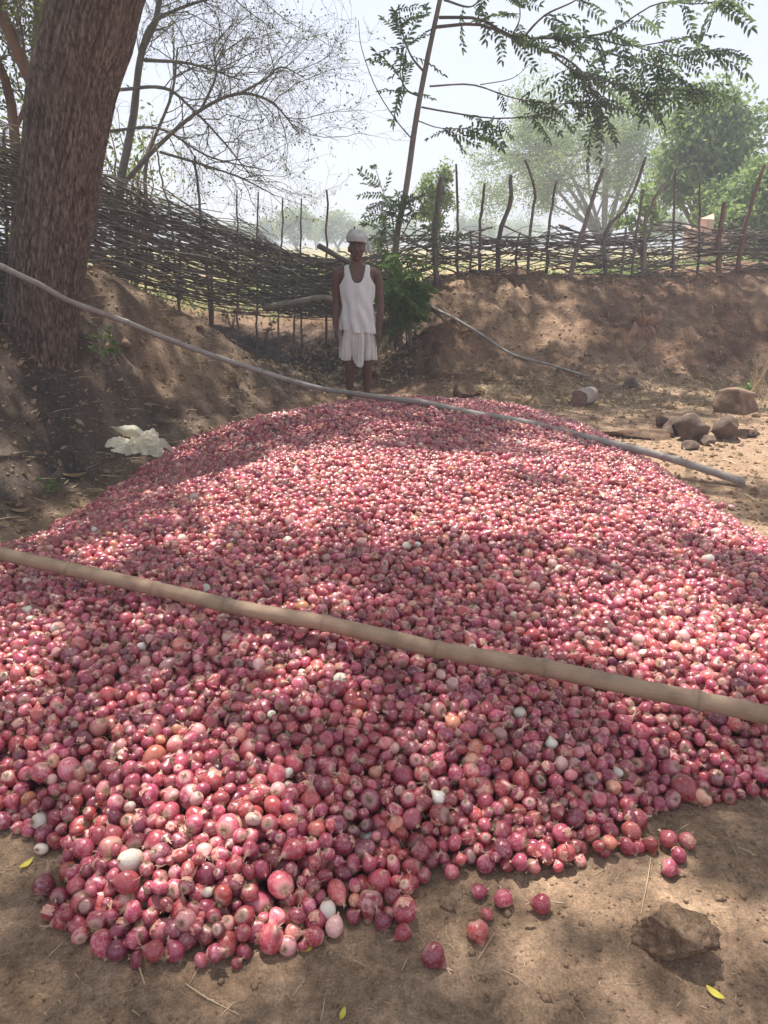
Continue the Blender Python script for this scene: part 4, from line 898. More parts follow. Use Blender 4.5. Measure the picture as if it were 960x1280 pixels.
# ================================================================== SAPLING AND BUSH
def frond_mesh(seed, pairs=7, L=.36, ll=.085, lw=.032, mat=None):
    g = np.random.default_rng(seed); mb = MB(); n = pairs + 1; pts = [Vector((L * i / n, 0, -.25 * L * (i / n) ** 2)) for i in range(n + 1)]
    mb.tube(pts, [.004 - .0003 * i for i in range(n + 1)], 3, cap=False)
    def leaflet(p, d, l):
        d = d.normalized(); s = d.cross(Vector((0, 0, 1))).normalized() * lw * .5; u = Vector((0, 0, .008)); b = p; t_ = p + d * l + Vector((0, 0, -l * .25)); m1 = p + d * l * .35; m2 = p + d * l * .75 + Vector((0, 0, -l * .12))
        i = len(mb.v); mb.v += [tuple(b), tuple(m1 + s + u), tuple(m2 + s * .8 + u), tuple(t_), tuple(m2 - s * .8 + u), tuple(m1 - s + u)]; mb.f += [(i, i + 1, i + 2, i + 3), (i, i + 3, i + 4, i + 5)]
    for i in range(1, n + 1):
        for sgn in (-1, 1):
            if g.random() < .06: continue
            leaflet(pts[i], Vector((.55 + g.normal(0, .12), sgn, g.normal(-.1, .25))), ll * g.uniform(.75, 1.15) * (1 - .25 * abs(i / n - .5)))
    leaflet(pts[-1], Vector((1, 0, -.1)), ll)
    me = mb.mesh('leaf', mat, False); g = np.random.default_rng(seed); a = me.attributes.new('shade', 'FLOAT', 'POINT'); a.data.foreach_set('value', np.full(len(me.vertices), g.random(), np.float32)); return me
FR = [frond_mesh(k, 7 + k % 3, .33 + .03 * (k % 4), .082, .028, M['frond']) for k in range(6)]
FB = [frond_mesh(20 + k, 8 + k % 3, .30, .08, .03, M['bush']) for k in range(6)]
def put_frond(root, base, p, d, g, meshes, sc):
    o = link('leaf', meshes[int(g.integers(0, len(meshes)))], None, root); d = Vector(d).normalized()
    q = d.to_track_quat('X', 'Z'); o.rotation_euler = (q @ Euler((g.normal(0, .6), 0, 0)).to_quaternion()).to_euler(); o.location = Vector(p) - base; o.scale = (sc,) * 3
g = np.random.default_rng(12); SD = 9.6
sb = P(492, 335, SD); sb.z = ground_z(sb.x, sb.y); sap = empty('sapling', sb)
mb = MB(); st = spline([sb - Vector((0, 0, .1)), P(495, 305, SD), P(507, 240, SD), P(520, 150, SD), P(533, 80, SD - .05), P(550, 0, SD - .1), P(566, -70, SD - .2)], 30)
mb.tube([q - sb for q in st], [.042 - .0007 * i for i in range(30)], 8, cap=False, wob=.05); link('trunk', mb.mesh('trunk', M['bare']), None, sap)
BR = [([(549, 22), (600, 24), (640, 45), (700, 48), (740, 47), (790, 58), (850, 48)], 9.5, 8.4, .016, 26), ([(545, 34), (600, 31), (650, 52), (705, 72), (735, 100), (746, 140)], 9.5, 8.8, .017, 22), ([(537, 108), (590, 106), (640, 122), (690, 130), (712, 128)], 9.55, 9.0, .009, 9), ([(527, 134), (560, 140), (620, 148), (680, 142), (716, 122), (735, 95)], 9.6, 9.0, .009, 9),
      ([(530, 90), (514, 70), (503, 40), (498, 5)], 9.6, 9.3, .012, 12), ([(524, 120), (508, 112), (500, 90), (505, 60)], 9.6, 9.9, .011, 12), ([(700, 48), (760, 40), (820, 5), (870, 5), (905, 0)], 9.1, 8.4, .01, 20), ([(740, 60), (790, 75), (840, 90), (868, 112)], 9.0, 8.4, .01, 24), ([(650, 52), (680, 20), (720, 0), (740, -25)], 9.2, 8.8, .012, 14), ([(690, 68), (720, 90), (770, 105), (805, 118)], 9.1, 8.6, .009, 18),
      ([(720, 85), (735, 110), (750, 130), (752, 150)], 9.0, 8.8, .008, 9), ([(516, 175), (495, 150), (470, 110), (452, 60), (448, 25)], 9.6, 9.2, .006, 0), ([(600, 106), (640, 98), (662, 80)], 9.5, 9.4, .004, 0), ([(555, 0), (590, 8), (610, -20)], 9.5, 9.3, .012, 6), ([(520, 150), (550, 160), (590, 160)], 9.6, 9.4, .006, 8), ([(760, 40), (800, 60), (850, 70), (900, 60)], 8.9, 8.3, .008, 14), ([(640, 45), (650, 20), (645, -20)], 9.3, 9.0, .008, 10)]
nf = 0
for pts, D0, D1, r0, n in BR:
    sp = spline(px_limb(pts, D0, D1), 16); mb = MB(); mb.tube([q - sb for q in sp], [r0 * (1 - .8 * i / 15) + .002 for i in range(16)], 5, cap=False); link('branch', mb.mesh('branch', M['post']), None, sap)
    for k in range(n):
        i = int(min(15, 3 + 13 * g.random() ** .7)); dr = (sp[i] - sp[i - 1]).normalized(); sd = Vector((g.normal(0, 1), g.normal(0, .7), g.normal(-.25, .6)))
        dd = dr * .6 + sd * .7 + Vector((.1, 0, -.08)); put_frond(sap, sb, sp[i], dd, g, FR, g.uniform(.75, 1.2)); nf += 1
LOW = [([(494, 310), (490, 270), (482, 250), (470, 212)], 9.4, 14), ([(487, 330), (480, 280), (478, 255)], 9.3, 10), ([(500, 300), (515, 270), (522, 245)], 9.5, 12), ([(505, 300), (530, 285), (545, 300)], 9.4, 8), ([(470, 335), (473, 300), (480, 285)], 9.2, 8)]
for pts, D0, n in LOW:
    sp = spline(px_limb(pts, D0), 12); mb = MB(); mb.tube([q - sb for q in sp], [.009 - .0005 * i for i in range(12)], 5, cap=False); link('branch', mb.mesh('branch', M['post']), None, sap)
    for k in range(n):
        i = int(g.integers(4, 12)); put_frond(sap, sb, sp[i], (g.normal(0, 1), g.normal(0, .6), g.normal(0.1, .5)), g, FR, g.uniform(.6, .95)); nf += 1
tag(sap, 'tall thin leaning sapling with feathery drooping leaves behind the man', 'tree'); print('fronds', nf)
bb = P(505, 395, 9.0); bb.z = ground_z(bb.x, bb.y); bush = empty('bush', bb); mb = MB(); bs = []
for k in range(16):
    tip = P(g.uniform(480, 530), g.uniform(318, 375), g.uniform(8.5, 9.2)); st_ = bb + Vector((g.normal(0, .12), g.normal(0, .1), -.05)); sp = spline([st_, st_.lerp(tip, .5) + Vector((0, 0, .15)), tip], 8)
    mb.tube([q - bb for q in sp], [.009 - .0007 * i for i in range(8)], 5, cap=False); bs.append(sp)
link('stem', mb.mesh('stem', M['twig']), None, bush)
for k in range(190):
    sp = bs[k % 16]; i = int(g.integers(2, 8)); p_ = sp[i] + Vector(g.normal(0, .05, 3)); put_frond(bush, bb, p_, (g.normal(.1, 1), g.normal(-.4, .6), g.normal(-.1, .5)), g, FB, g.uniform(.5, .9))
tag(bush, "leafy green bush growing close beside the man's shoulder, on the slope", 'bush')

# ================================================================== POLES
def pole(name, pts, r0, r1, mat, label, gap, seed, n=14):
    g = np.random.default_rng(seed); m = len(pts); base = Vector(pts[m // 2]); cum = [0.0]
    for i in range(1, m): cum.append(cum[-1] + (pts[i] - pts[i - 1]).length)
    step = .008; tot = cum[-1]; N = int(tot / step); ss = np.linspace(0, tot, N); C = np.stack([np.interp(ss, cum, [p[k] for p in pts]) for k in range(3)], 1)
    nodes = []; s_ = g.uniform(0, gap)
    while s_ < tot: nodes.append(s_); s_ += gap * g.uniform(.8, 1.2)
    nodes = np.array(nodes); dn = np.abs(ss[:, None] - nodes[None]).min(1); kink = np.interp(ss, nodes, g.normal(0, r0 * .36, len(nodes))); kink2 = np.interp(ss, nodes, g.normal(0, r0 * .2, len(nodes)))
    C[:, 2] += kink; C[:, 1] += kink2; rads = (r0 + (r1 - r0) * ss / tot) * (1 + .13 * np.exp(-(dn / .014) ** 2) - .04 * np.exp(-((dn - .03) / .02) ** 2))
    mb = MB(); mb.tube([Vector(c) - base for c in C], list(rads), n, cap=True); me = mb.mesh(name, mat)
    th = np.tile(np.arange(n) / n * 2 * math.pi, N)
    for nm, arr in (('along', np.repeat(ss, n)), ('ring', np.repeat(np.exp(-(dn / .006) ** 2), n))):
        a = me.attributes.new(nm, 'FLOAT', 'POINT'); a.data.foreach_set('value', arr.astype(np.float32))
    a = me.attributes.new('around', 'FLOAT_VECTOR', 'POINT'); a.data.foreach_set('vector', np.stack([np.cos(th), np.sin(th), 0 * th], 1).astype(np.float32).ravel())
    return tag(link(name, me, None, None, base), label, 'pole')
pole('bamboo_pole', POLE_NEAR, .0275, .027, M['bamboo'], 'thick pale brown bamboo pole lying across the near part of the heap', .40, 3)
pole('thin_pole', POLE_FAR, .021, .026, M['grey_pole'], 'long thin grey pole running from the thick trunk across the back of the heap', .45, 4, 12)
pr = [on_ground(x, y) + Vector((0, -.02, .03)) for x, y in [(524, 376), (545, 392), (570, 408), (600, 430), (640, 450), (690, 463), (736, 476)]]
pole('fallen_pole', spline(pr, 40), .022, .013, M['grey_pole'], 'crooked thin pole leaning down the right bank from the green bush', .5, 5, 8)

# ================================================================== THE MAN
MX, MY = P(447, 400, 7.5).x, 7.5; man = empty('person', (MX, MY, ground_z(MX, MY) + .005), R(3))
def loft(rings, nu=48):                              # rings: z, cx, cy, rx, ry  -> verts, faces (closed ends)
    V = []; 
    for z, cx, cy, rx, ry in rings:
        for k in range(nu): a = 2 * math.pi * k / nu; V.append((cx + rx * math.cos(a), cy + ry * math.sin(a), z))
    n = len(rings); Fc = [tuple(q) for q in grid_faces(nu, n, True)]; Fc.append(tuple(range(nu))[::-1]); Fc.append(tuple((n - 1) * nu + k for k in range(nu))); return V, Fc
def add(mb, VF): n = len(mb.v); mb.v += VF[0]; mb.f += [tuple(i + n for i in f) for f in VF[1]]
def ball(mb, c, r, nu=20, nv=12):
    V = []; 
    for j in range(nv + 1):
        ph = math.pi * j / nv; 
        for k in range(nu): a = 2 * math.pi * k / nu; V.append((c[0] + r[0] * math.sin(ph) * math.cos(a), c[1] + r[1] * math.sin(ph) * math.sin(a), c[2] - r[2] * math.cos(ph)))
    add(mb, (V, [tuple(q) for q in grid_faces(nu, nv + 1, True)]))
mb = MB()
add(mb, loft([(.70, 0, 0, .145, .095), (.80, 0, 0, .15, .10), (.92, 0, 0, .135, .10), (1.04, 0, -.005, .135, .108), (1.15, 0, 0, .155, .11), (1.24, 0, .0, .165, .10), (1.29, 0, .005, .16, .085), (1.325, 0, .01, .12, .07), (1.35, 0, .012, .07, .058), (1.40, 0, .008, .052, .052), (1.45, 0, .002, .052, .055)]))
ball(mb, (0, 0, 1.505), (.073, .092, .105)); ball(mb, (0, -.022, 1.44), (.055, .068, .052)); ball(mb, (0, -.052, 1.408), (.028, .03, .022))
mb.tube([(0, -.088, 1.515), (0, -.103, 1.475), (0, -.112, 1.462)], [.008, .013, .016], 8); ball(mb, (-.012, -.1, 1.46), (.011, .012, .008), 8, 6); ball(mb, (.012, -.1, 1.46), (.011, .012, .008), 8, 6)
ball(mb, (0, -.085, 1.532), (.05, .014, .009), 12, 6)                      # brow
for s in (-1, 1):
    ball(mb, (s * .043, -.066, 1.478), (.02, .018, .018), 10, 8)           # cheekbone
    ball(mb, (s * .077, .008, 1.488), (.01, .02, .03), 10, 8)              # ear
    ax_ = s * .185
    mb.tube([(s * .12, .01, 1.285), (ax_, .01, 1.268 - .008 * s), (s * .197, .012, 1.20), (s * (.205 + .006 * s), .022, 1.10), (s * (.212 + .012 * s), .024, 1.0), (s * (.214 + .010 * s), .005, .93), (s * .214, -.015, .84), (s * .212, -.028, .765)], [.052, .054, .047, .041, .036, .037, .031, .024], 16)
    hx_ = s * .211                                                          # hand: palm, four fingers, thumb
    mb.tube([(hx_, -.029, .77), (hx_, -.033, .74), (hx_ - s * .002, -.037, .70), (hx_ - s * .004, -.040, .675)], [.022, .027, .034, .031], 12, flat=.55)
    for q in range(4):
        fy = -.068 + q * .0205; L_ = [.062, .07, .066, .052][q]
        mb.tube([(hx_ - s * .004, fy * .9 - .002, .69), (hx_ - s * .004, fy, .665), (hx_ - s * .010, fy - .001, .665 - L_ * .55), (hx_ - s * .022, fy - .003, .665 - L_)], [.0095, .009, .0082, .007], 8)
    mb.tube([(hx_, -.062, .735), (hx_ - s * .008, -.085, .705), (hx_ - s * .014, -.09, .675)], [.012, .0105, .008], 8)
    lx = s * .085
    mb.tube([(s * .075, 0, .80), (lx, 0, .70), (lx, 0, .58), (lx, -.008 - .02 * (s < 0), .47), (lx, -.006 - .025 * (s < 0), .42), (lx * 1.02, .012 - .01 * (s < 0), .32), (lx * 1.02, .012, .22), (lx * 1.02, .01, .12), (lx * 1.02, .008, .06)], [.085, .08, .066, .05, .047, .050, .040, .030, .030], 16)
    fx = lx * 1.03; mb.tube([(fx, .035, .03), (fx, 0, .045), (fx + s * .012, -.06, .034), (fx + s * .022, -.12, .02)], [.028, .034, .034, .026], 12, flat=.75)
    for q in range(5): tx = fx + s * .022 + (q - 2) * .0165 * -s; mb.tube([(tx - s * .003, -.115, .018), (tx, -.148 + abs(q - .6) * .006, .012)], [.010, .008], 6)
me = mb.mesh('body', None); tmp = bpy.data.objects.new('body', me); COL.objects.link(tmp)
rm = tmp.modifiers.new('r', 'REMESH'); rm.mode = 'VOXEL'; rm.voxel_size = .0042; smd = tmp.modifiers.new('s', 'SMOOTH'); smd.factor = .5; smd.iterations = 5
dg = bpy.context.evaluated_depsgraph_get(); body_me = bpy.data.meshes.new_from_object(tmp.evaluated_get(dg)); bpy.data.objects.remove(tmp)
body_me.name = 'body'; body_me.materials.clear(); body_me.materials.append(M['skin']); smooth(body_me); link('body', body_me, None, man)
for s in (-1, 1):
    m2 = MB(); ball(m2, (s * .03, -.084, 1.509), (.011, .006, .0045), 10, 8); link('eye', m2.mesh('eye', M['eye_white']), None, man)
    m2 = MB(); ball(m2, (s * .03, -.0885, 1.509), (.005, .003, .0045), 10, 6); link('iris', m2.mesh('iris', M['hair']), None, man)
    m2 = MB(); m2.tube([(s * .013, -.099, 1.530), (s * .03, -.098, 1.535), (s * .05, -.084, 1.529)], [.003, .004, .002], 6); link('eyebrow', m2.mesh('eyebrow', M['hair']), None, man)
m2 = MB(); m2.tube([(-.024, -.078, 1.432), (-.01, -.088, 1.434), (0, -.09, 1.433), (.01, -.088, 1.434), (.024, -.078, 1.432)], [.003, .006, .006, .006, .003], 8); link('lips', m2.mesh('lips', M['lip']), None, man)
m2 = MB(); m2.tube([(-.028, -.08, 1.444), (-.012, -.093, 1.449), (0, -.093, 1.447), (.012, -.093, 1.449), (.028, -.08, 1.444)], [.001, .0022, .002, .0022, .001], 6); link('moustache', m2.mesh('moustache', M['hair']), None, man)
m2 = MB()
for k in range(44): a = 2 * math.pi * k / 44; ball(m2, (.066 * math.cos(a), .008 + .064 * math.sin(a), 1.352 - .030 * max(0, -math.sin(a))), (.0052,) * 3, 6, 4)
link('necklace', m2.mesh('necklace', M['beads']), None, man)
# vest
def interp_rings(rings, z): a = np.array(rings); return [float(np.interp(z, a[:, 0], a[:, k])) for k in range(1, 5)]
VR = [(.70, 0, -.004, .168, .125), (.76, 0, -.004, .163, .122), (.88, 0, -.005, .155, .122), (1.0, 0, -.008, .152, .128), (1.1, 0, -.004, .160, .126), (1.2, 0, 0, .172, .118), (1.26, 0, .003, .170, .105), (1.30, 0, .006, .155, .088), (1.325, 0, .01, .132, .076), (1.342, 0, .012, .105, .066), (1.352, 0, .012, .08, .058)]
nu, nv = 150, 120; V = []; uvw = []
gn = np.random.default_rng(2)
for j in range(nv):
    q = j / (nv - 1); 
    for k in range(nu):
        a = 2 * math.pi * k / nu; hem = .735 - .02 * math.cos(a) + .006 * math.sin(5 * a); z = hem + (1.352 - hem) * q; cx, cy, rx, ry = interp_rings(VR, z)
        fold = .015 * (1 - q) ** 1.5 * math.sin(9 * a + 2 * math.sin(z * 7)) + .010 * math.sin(22 * (z + .25 * math.cos(a) * (1 if math.cos(a) > 0 else -1)) + 3 * math.cos(a)) * math.exp(-((z - .93) / .15) ** 2) + .004 * math.sin(5 * a + 30 * z) * (1 - q)
        V.append((cx + (rx + fold) * math.cos(a), cy + (ry + fold) * math.sin(a), z)); uvw.append((a, z))
Fc = []
for f in grid_faces(nu, nv, True):
    x = sum(V[i][0] for i in f) / 4; y = sum(V[i][1] for i in f) / 4; z = sum(V[i][2] for i in f) / 4; ax2 = abs(x)
    if y < .01 and z > 1.19 + .13 * min(1.5, (ax2 / .074)) ** 3.2: continue
    if y >= .01 and z > 1.27 + .07 * min(1.5, (ax2 / .07)) ** 3: continue
    if z > 1.345 or (ax2 > .176 - .056 * float(S01((z - 1.13) / .13)) and z > 1.12): continue
    Fc.append(tuple(f))
me = bpy.data.meshes.new('vest'); me.from_pydata(V, [], Fc); me.update(); me.materials.append(M['vest']); smooth(me)
vo = link('vest', me, None, man); sm = vo.modifiers.new('s', 'SMOOTH'); sm.iterations = 2; sl = vo.modifiers.new('t', 'SOLIDIFY'); sl.thickness = .004; sl.offset = 1
# wrapped loincloth
nu, nv = 160, 50; V = []
for j in range(nv):
    q = j / (nv - 1)
    for k in range(nu):
        a = 2 * math.pi * k / nu; fr = max(0, -math.sin(a)); drape = math.exp(-((a - 1.5 * math.pi) / .36) ** 2)
        hem = .475 - .065 * drape + .012 * math.sin(6 * a) - .03 * math.exp(-((math.cos(a) - .75) / .2) ** 2) * fr + (.02 if fr == 0 else 0); z = .80 + (hem - .80) * q
        rx = .150 + .022 * S01(q * 1.6); ry = .108 + .02 * q; pinch = .035 * q * math.exp(-((abs(a - 1.5 * math.pi) - .5) / .16) ** 2)
        pl = (.016 * q + .003) * math.sin(11 * a + 3.5 * math.sin(2 * a + 1) + 2 * q) * (.5 + fr) + .006 * math.sin(33 * a + 4 * q) * q
        V.append(((rx + pl - pinch) * math.cos(a), -.0 + (ry + pl * 1.3 - pinch + .012 * drape * q) * math.sin(a), z))
me = bpy.data.meshes.new('loincloth'); me.from_pydata(V, [], [tuple(f) for f in grid_faces(nu, nv, True)]); me.update(); me.materials.append(M['wrap']); smooth(me); lo = link('loincloth', me, None, man); sl = lo.modifiers.new('t', 'SOLIDIFY'); sl.thickness = .004
# turban: wound cloth, band, tail
nu, nv = 96, 70; V = []
for j in range(nv):
    q = j / (nv - 1); ph = q * math.pi * .5
    for k in range(nu):
        a = 2 * math.pi * k / nu; bulge = 1 + .10 * math.sin(min(1, q * 2.2) * math.pi); rg_ = .006 * abs(math.sin(8.5 * q * math.pi + .9 * math.sin(a + .6) + a * .5)) + .004 * math.sin(3 * a + q * 5)
        r1 = (math.cos(ph) ** .55) * bulge; x = (.092 + rg_) * r1 * math.cos(a); y = (.108 + rg_) * r1 * math.sin(a); z = 1.555 + .108 * math.sin(ph) + .012 * math.sin(a) * -1 * (1 - q) + .008 * math.cos(a) * (1 - q) * -1
        V.append((x, y + .002, z + rg_ * .6))
me = bpy.data.meshes.new('turban'); me.from_pydata(V, [], [tuple(f) for f in grid_faces(nu, nv, True)]); me.update(); me.materials.append(M['turban']); smooth(me); tb = link('turban', me, None, man); sl = tb.modifiers.new('t', 'SOLIDIFY'); sl.thickness = .004
m2 = MB(); m2.tube([(.090 * math.cos(a), .002 + .106 * math.sin(a), 1.556 - .010 * math.sin(a) - .006 * math.cos(a)) for a in np.linspace(0, 2 * math.pi, 40)], [.010 + .002 * math.sin(k * 1.3) for k in range(40)], 8, cap=False); link('band', m2.mesh('band', M['turban']), None, tb)
m2 = MB(); m2.tube([(.088 * math.cos(a), .002 + .105 * math.sin(a), 1.549 - .010 * math.sin(a) - .006 * math.cos(a)) for a in np.linspace(math.pi * 1.15, math.pi * 2.05, 24)], [.002 + .003 * math.sin(math.pi * k / 23) for k in range(24)], 6, cap=True, flat=1); link('red_border', m2.mesh('red_border', M['red_band']), None, tb)
m2 = MB(); n = 14; V = []
for j in range(n):
    q = j / (n - 1); w = .028 + .022 * math.sin(q * 2.6)
    for k in range(9): u = k / 8 - .5; V.append((.088 + .028 * q + u * w * 2 * .8 + .006 * math.sin(q * 7), .02 - .03 * q + .010 * math.sin(u * 14 + q * 3), 1.555 - .10 * q + .01 * math.cos(u * 6)))
m2.v = V; m2.f = [tuple(f) for f in grid_faces(9, n)]; tl = link('tail', m2.mesh('tail', M['turban']), None, tb); sl = tl.modifiers.new('t', 'SOLIDIFY'); sl.thickness = .003
m2 = MB(); m2.tube([(-.022, .0, 1.652), (-.02, -.003, 1.674), (-.014, -.004, 1.692)], [.010, .008, .003], 8); link('knot', m2.mesh('knot', M['hair']), None, tb)
tag(man, 'man in white sleeveless vest, short white loincloth and pale turban standing behind the heap', 'person')

# ================================================================== STONES, LOG, ROOTS, SHEETING
def rock(name, c, size, label, mat, seed, rot=0, facet=.35, sub=4, cat='stone', sink=.3, amp=.22, fine=.05):
    import bmesh
    g = np.random.default_rng(seed); bm = bmesh.new(); bmesh.ops.create_icosphere(bm, subdivisions=sub, radius=1.0)
    planes = [(Vector(g.normal(0, 1, 3)).normalized(), g.uniform(.5, .82)) for _ in range(int(facet * 50))]; so_ = Vector(g.uniform(0, 50, 3))
    for v in bm.verts:
        p_ = v.co.copy()
        for n_, d_ in planes:
            k = p_.dot(n_)
            if k > d_: p_ -= n_ * (k - d_)
        p_ *= 1 + amp * mnoise.noise(v.co * 1.3 + so_) + fine * mnoise.noise(v.co * 5 + so_) + fine * .6 * mnoise.noise(v.co * 13 + so_)
        v.co = Vector((p_.x * size[0], p_.y * size[1], p_.z * size[2]))
    me = bpy.data.meshes.new(name); bm.to_mesh(me); bm.free(); me.materials.append(mat); smooth(me)
    o = link(name, me, None, None, (c[0], c[1], c[2] + size[2] * (1 - sink * 2))); o.rotation_euler = (0, 0, rot); return tag(o, label, cat)
def gnd(px, py): q = on_ground(px, py); return q
rock('rock', gnd(916, 540), (.29, .2, .17), 'large flat-topped reddish brown rock propped on the dark stones at the right', M['rock'], 3, .5, .5, sink=-.22, amp=.15, fine=.03)
for px, py, s_, lb, sd_ in [(905, 548, (.17, .14, .15), 'rounded brown stone under the left end of the large rock', 11), (865, 550, (.16, .13, .14), 'dark roundish stone in the middle of the row right of the heap', 12), (845, 543, (.12, .10, .11), 'dark stone left of the middle stone of the row', 13), (826, 533, (.075, .07, .065), 'small dark stone at the upper left of the stone row', 14), (833, 547, (.08, .07, .055), 'small low dark stone at the front left of the stone row', 15), (862, 562, (.09, .07, .05), 'flat dark stone in front of the row nearest the pole', 16), (938, 549, (.05, .05, .04), 'small stone at the right end of the stone row', 17), (884, 556, (.08, .07, .06), 'small stone squeezed in front between two bigger stones of the row', 18)]:
    rock('stone', gnd(px, py), s_, lb, M['dark_stone'], sd_, sd_, .3, 3, sink=.2)
rock('stone', gnd(788, 484), (.14, .1, .07), 'dark stone lying alone at the foot of the right bank', M['dark_stone'], 21, 1, .3, 3)
rock('clod', gnd(584, 497), (.17, .14, .11), 'dark earth lump beside the straw clump at the back edge of the heap', M['clod'], 22, 1, .2, 4, 'earth clod')
rock('clod', gnd(800, 548), (.30, .12, .055), 'low long dark earth lump between the heap and the stone row', M['clod'], 23, -.2, .2, 4, 'earth clod')
rock('clod', gnd(842, 1180), (.10, .088, .07), 'big crumbly earth clod on the bare soil at the front right', M['soil'], 27, .6, .10, 5, 'earth clod', .34, .26, .16)
lg = gnd(728, 508); mb = MB(); mb.tube([(0, -.10, 0), (0, 0, 0), (.03, .13, .01)], [.085, .088, .085], 18, cap=False, wob=.06); o = empty('log', lg + Vector((0, 0, .075)), R(-60))
link('bark', mb.mesh('bark', M['log_bark']), None, o)
m2 = MB(); V = [(0, -.105, 0)] + [(.083 * math.cos(a), -.100, .083 * math.sin(a)) for a in np.linspace(0, 6.283, 18, endpoint=False)]; m2.v = V; m2.f = [(0, 1 + k, 1 + (k + 1) % 18) for k in range(18)]; link('cut_end', m2.mesh('cut_end', M['cut_wood']), None, o)
tag(o, 'short pale log with a dark cut end at the back right edge of the heap', 'log'); o.rotation_euler = (0, 0, R(-35))
sb2 = gnd(800, 412); st2 = empty('root_stump', sb2); mb = MB(); g = np.random.default_rng(8)
for k in range(9):
    a = -2.9 + k * .33 + g.normal(0, .1); L_ = g.uniform(.16, .3); x1, z1 = math.cos(a) * .10, math.sin(a) * .06
    mb.tube([Vector((x1 * .4, .02, .02)), Vector((x1, -.12, z1)), Vector((x1 * 1.6 + g.normal(0, .02), -.17, z1 - L_ * .5)), Vector((x1 * 1.8 + g.normal(0, .05), -.13, z1 - L_))], [.045, .036, .024, .009], 7, wob=.18)
for k in range(6): x1 = g.uniform(-.16, .18); mb.tube([Vector((x1 * .6, .0, .0)), Vector((x1, -.08, .10)), Vector((x1 * 1.2, -.06, .13 + g.uniform(0, .08)))], [.05, .036, .016], 7, wob=.2)
link('stump', mb.mesh('stump', M['red_bark']), None, st2)
mb = MB(); mb.tube([(0, -.06, -.06), (-.12, -.10, -.12), (-.24, -.14, -.17), (-.3, -.17, -.26)], [.03, .028, .022, .012], 8, wob=.1); link('root', mb.mesh('root', M['red_bark']), None, st2); tag(st2, 'dead root stump sticking out of the right bank', 'stump')
# crumpled sheeting
shp = gnd(168, 566)
import bmesh
def crumple(mb, c, size, seed, rot=0.0):            # faceted folds of stiff sheeting round a hollow lump
    g = np.random.default_rng(seed); bm = bmesh.new(); bmesh.ops.create_icosphere(bm, subdivisions=4, radius=1.0); n0 = len(mb.v)
    pl = [(Vector(g.normal(0, 1, 3)).normalized(), g.uniform(.55, 1.0)) for _ in range(26)]
    for v in bm.verts:
        q = v.co.normalized(); r = min([1.25] + [d_ / q.dot(n_) for n_, d_ in pl if q.dot(n_) > .3])
        w_ = v.co * 2.3 + Vector((seed, 0, 0)); r *= 1 - .55 * max(0, .28 - abs(mnoise.noise(w_))) ; r += .22 * abs(mnoise.noise(v.co * 3.5 + Vector((0, seed, 0)))) + .08 * mnoise.noise(v.co * 9)
        q = q * r; x_, y_, z_ = q.x * size[0], q.y * size[1], max(q.z, -.25) * size[2]; k = max(0, -q.z + .1); x_ *= 1 + .5 * k; y_ *= 1 + .5 * k
        X_ = c[0] + x_ * math.cos(rot) - y_ * math.sin(rot); Y_ = c[1] + x_ * math.sin(rot) + y_ * math.cos(rot)
        mb.v.append((X_, Y_, c[2] + z_ + ground_z(shp.x + c[0], shp.y + c[1]) - shp.z))
    mb.f += [tuple(vv.index + n0 for vv in f.verts) for f in bm.faces]; bm.free()
def flap(mb, pts, seed, n=8):                       # a curled loose corner: four points, ruffled
    a, b, c_, d_ = [Vector(p) for p in pts]; n0 = len(mb.v); g = np.random.default_rng(seed); ph = g.uniform(0, 6)
    for j in range(n):
        for i in range(n):
            u, v = i / (n - 1), j / (n - 1); p = a.lerp(b, u).lerp(d_.lerp(c_, u), v); mb.v.append(tuple(p + Vector((0, .02 * math.sin(u * 5 + ph), .015 * math.sin(v * 6 + ph + u * 3)))))
    mb.f += [tuple(int(x) + n0 for x in f) for f in grid_faces(n, n)]
mb = MB(); crumple(mb, (.05, .10, .02), (.15, .11, .18), 4, .3); crumple(mb, (.13, .09, .0), (.11, .08, .12), 9, -.4); crumple(mb, (-.12, -.02, .0), (.14, .07, .10), 6, .1); crumple(mb, (-.02, .0, .0), (.10, .05, .10), 14, .8)
flap(mb, [(-.24, 0, .0), (-.31, -.02, .14), (-.25, -.02, .13), (-.17, -.02, .06)], 1); flap(mb, [(-.19, .06, .17), (-.08, .09, .21), (.06, .1, .15), (.02, .07, .08)], 2); flap(mb, [(.2, .03, .10), (.30, .0, .05), (.29, .02, .01), (.17, .04, .02)], 3); flap(mb, [(-.15, -.09, .07), (.0, -.1, .06), (.02, -.12, .005), (-.11, -.13, .0)], 5)
o = link('crumpled_sheet', mb.mesh('crumpled_sheet', M['sheet'], False), None, None, shp)
tag(o, 'crumpled cream plastic sheet lying at the foot of the left bank', 'plastic sheet')

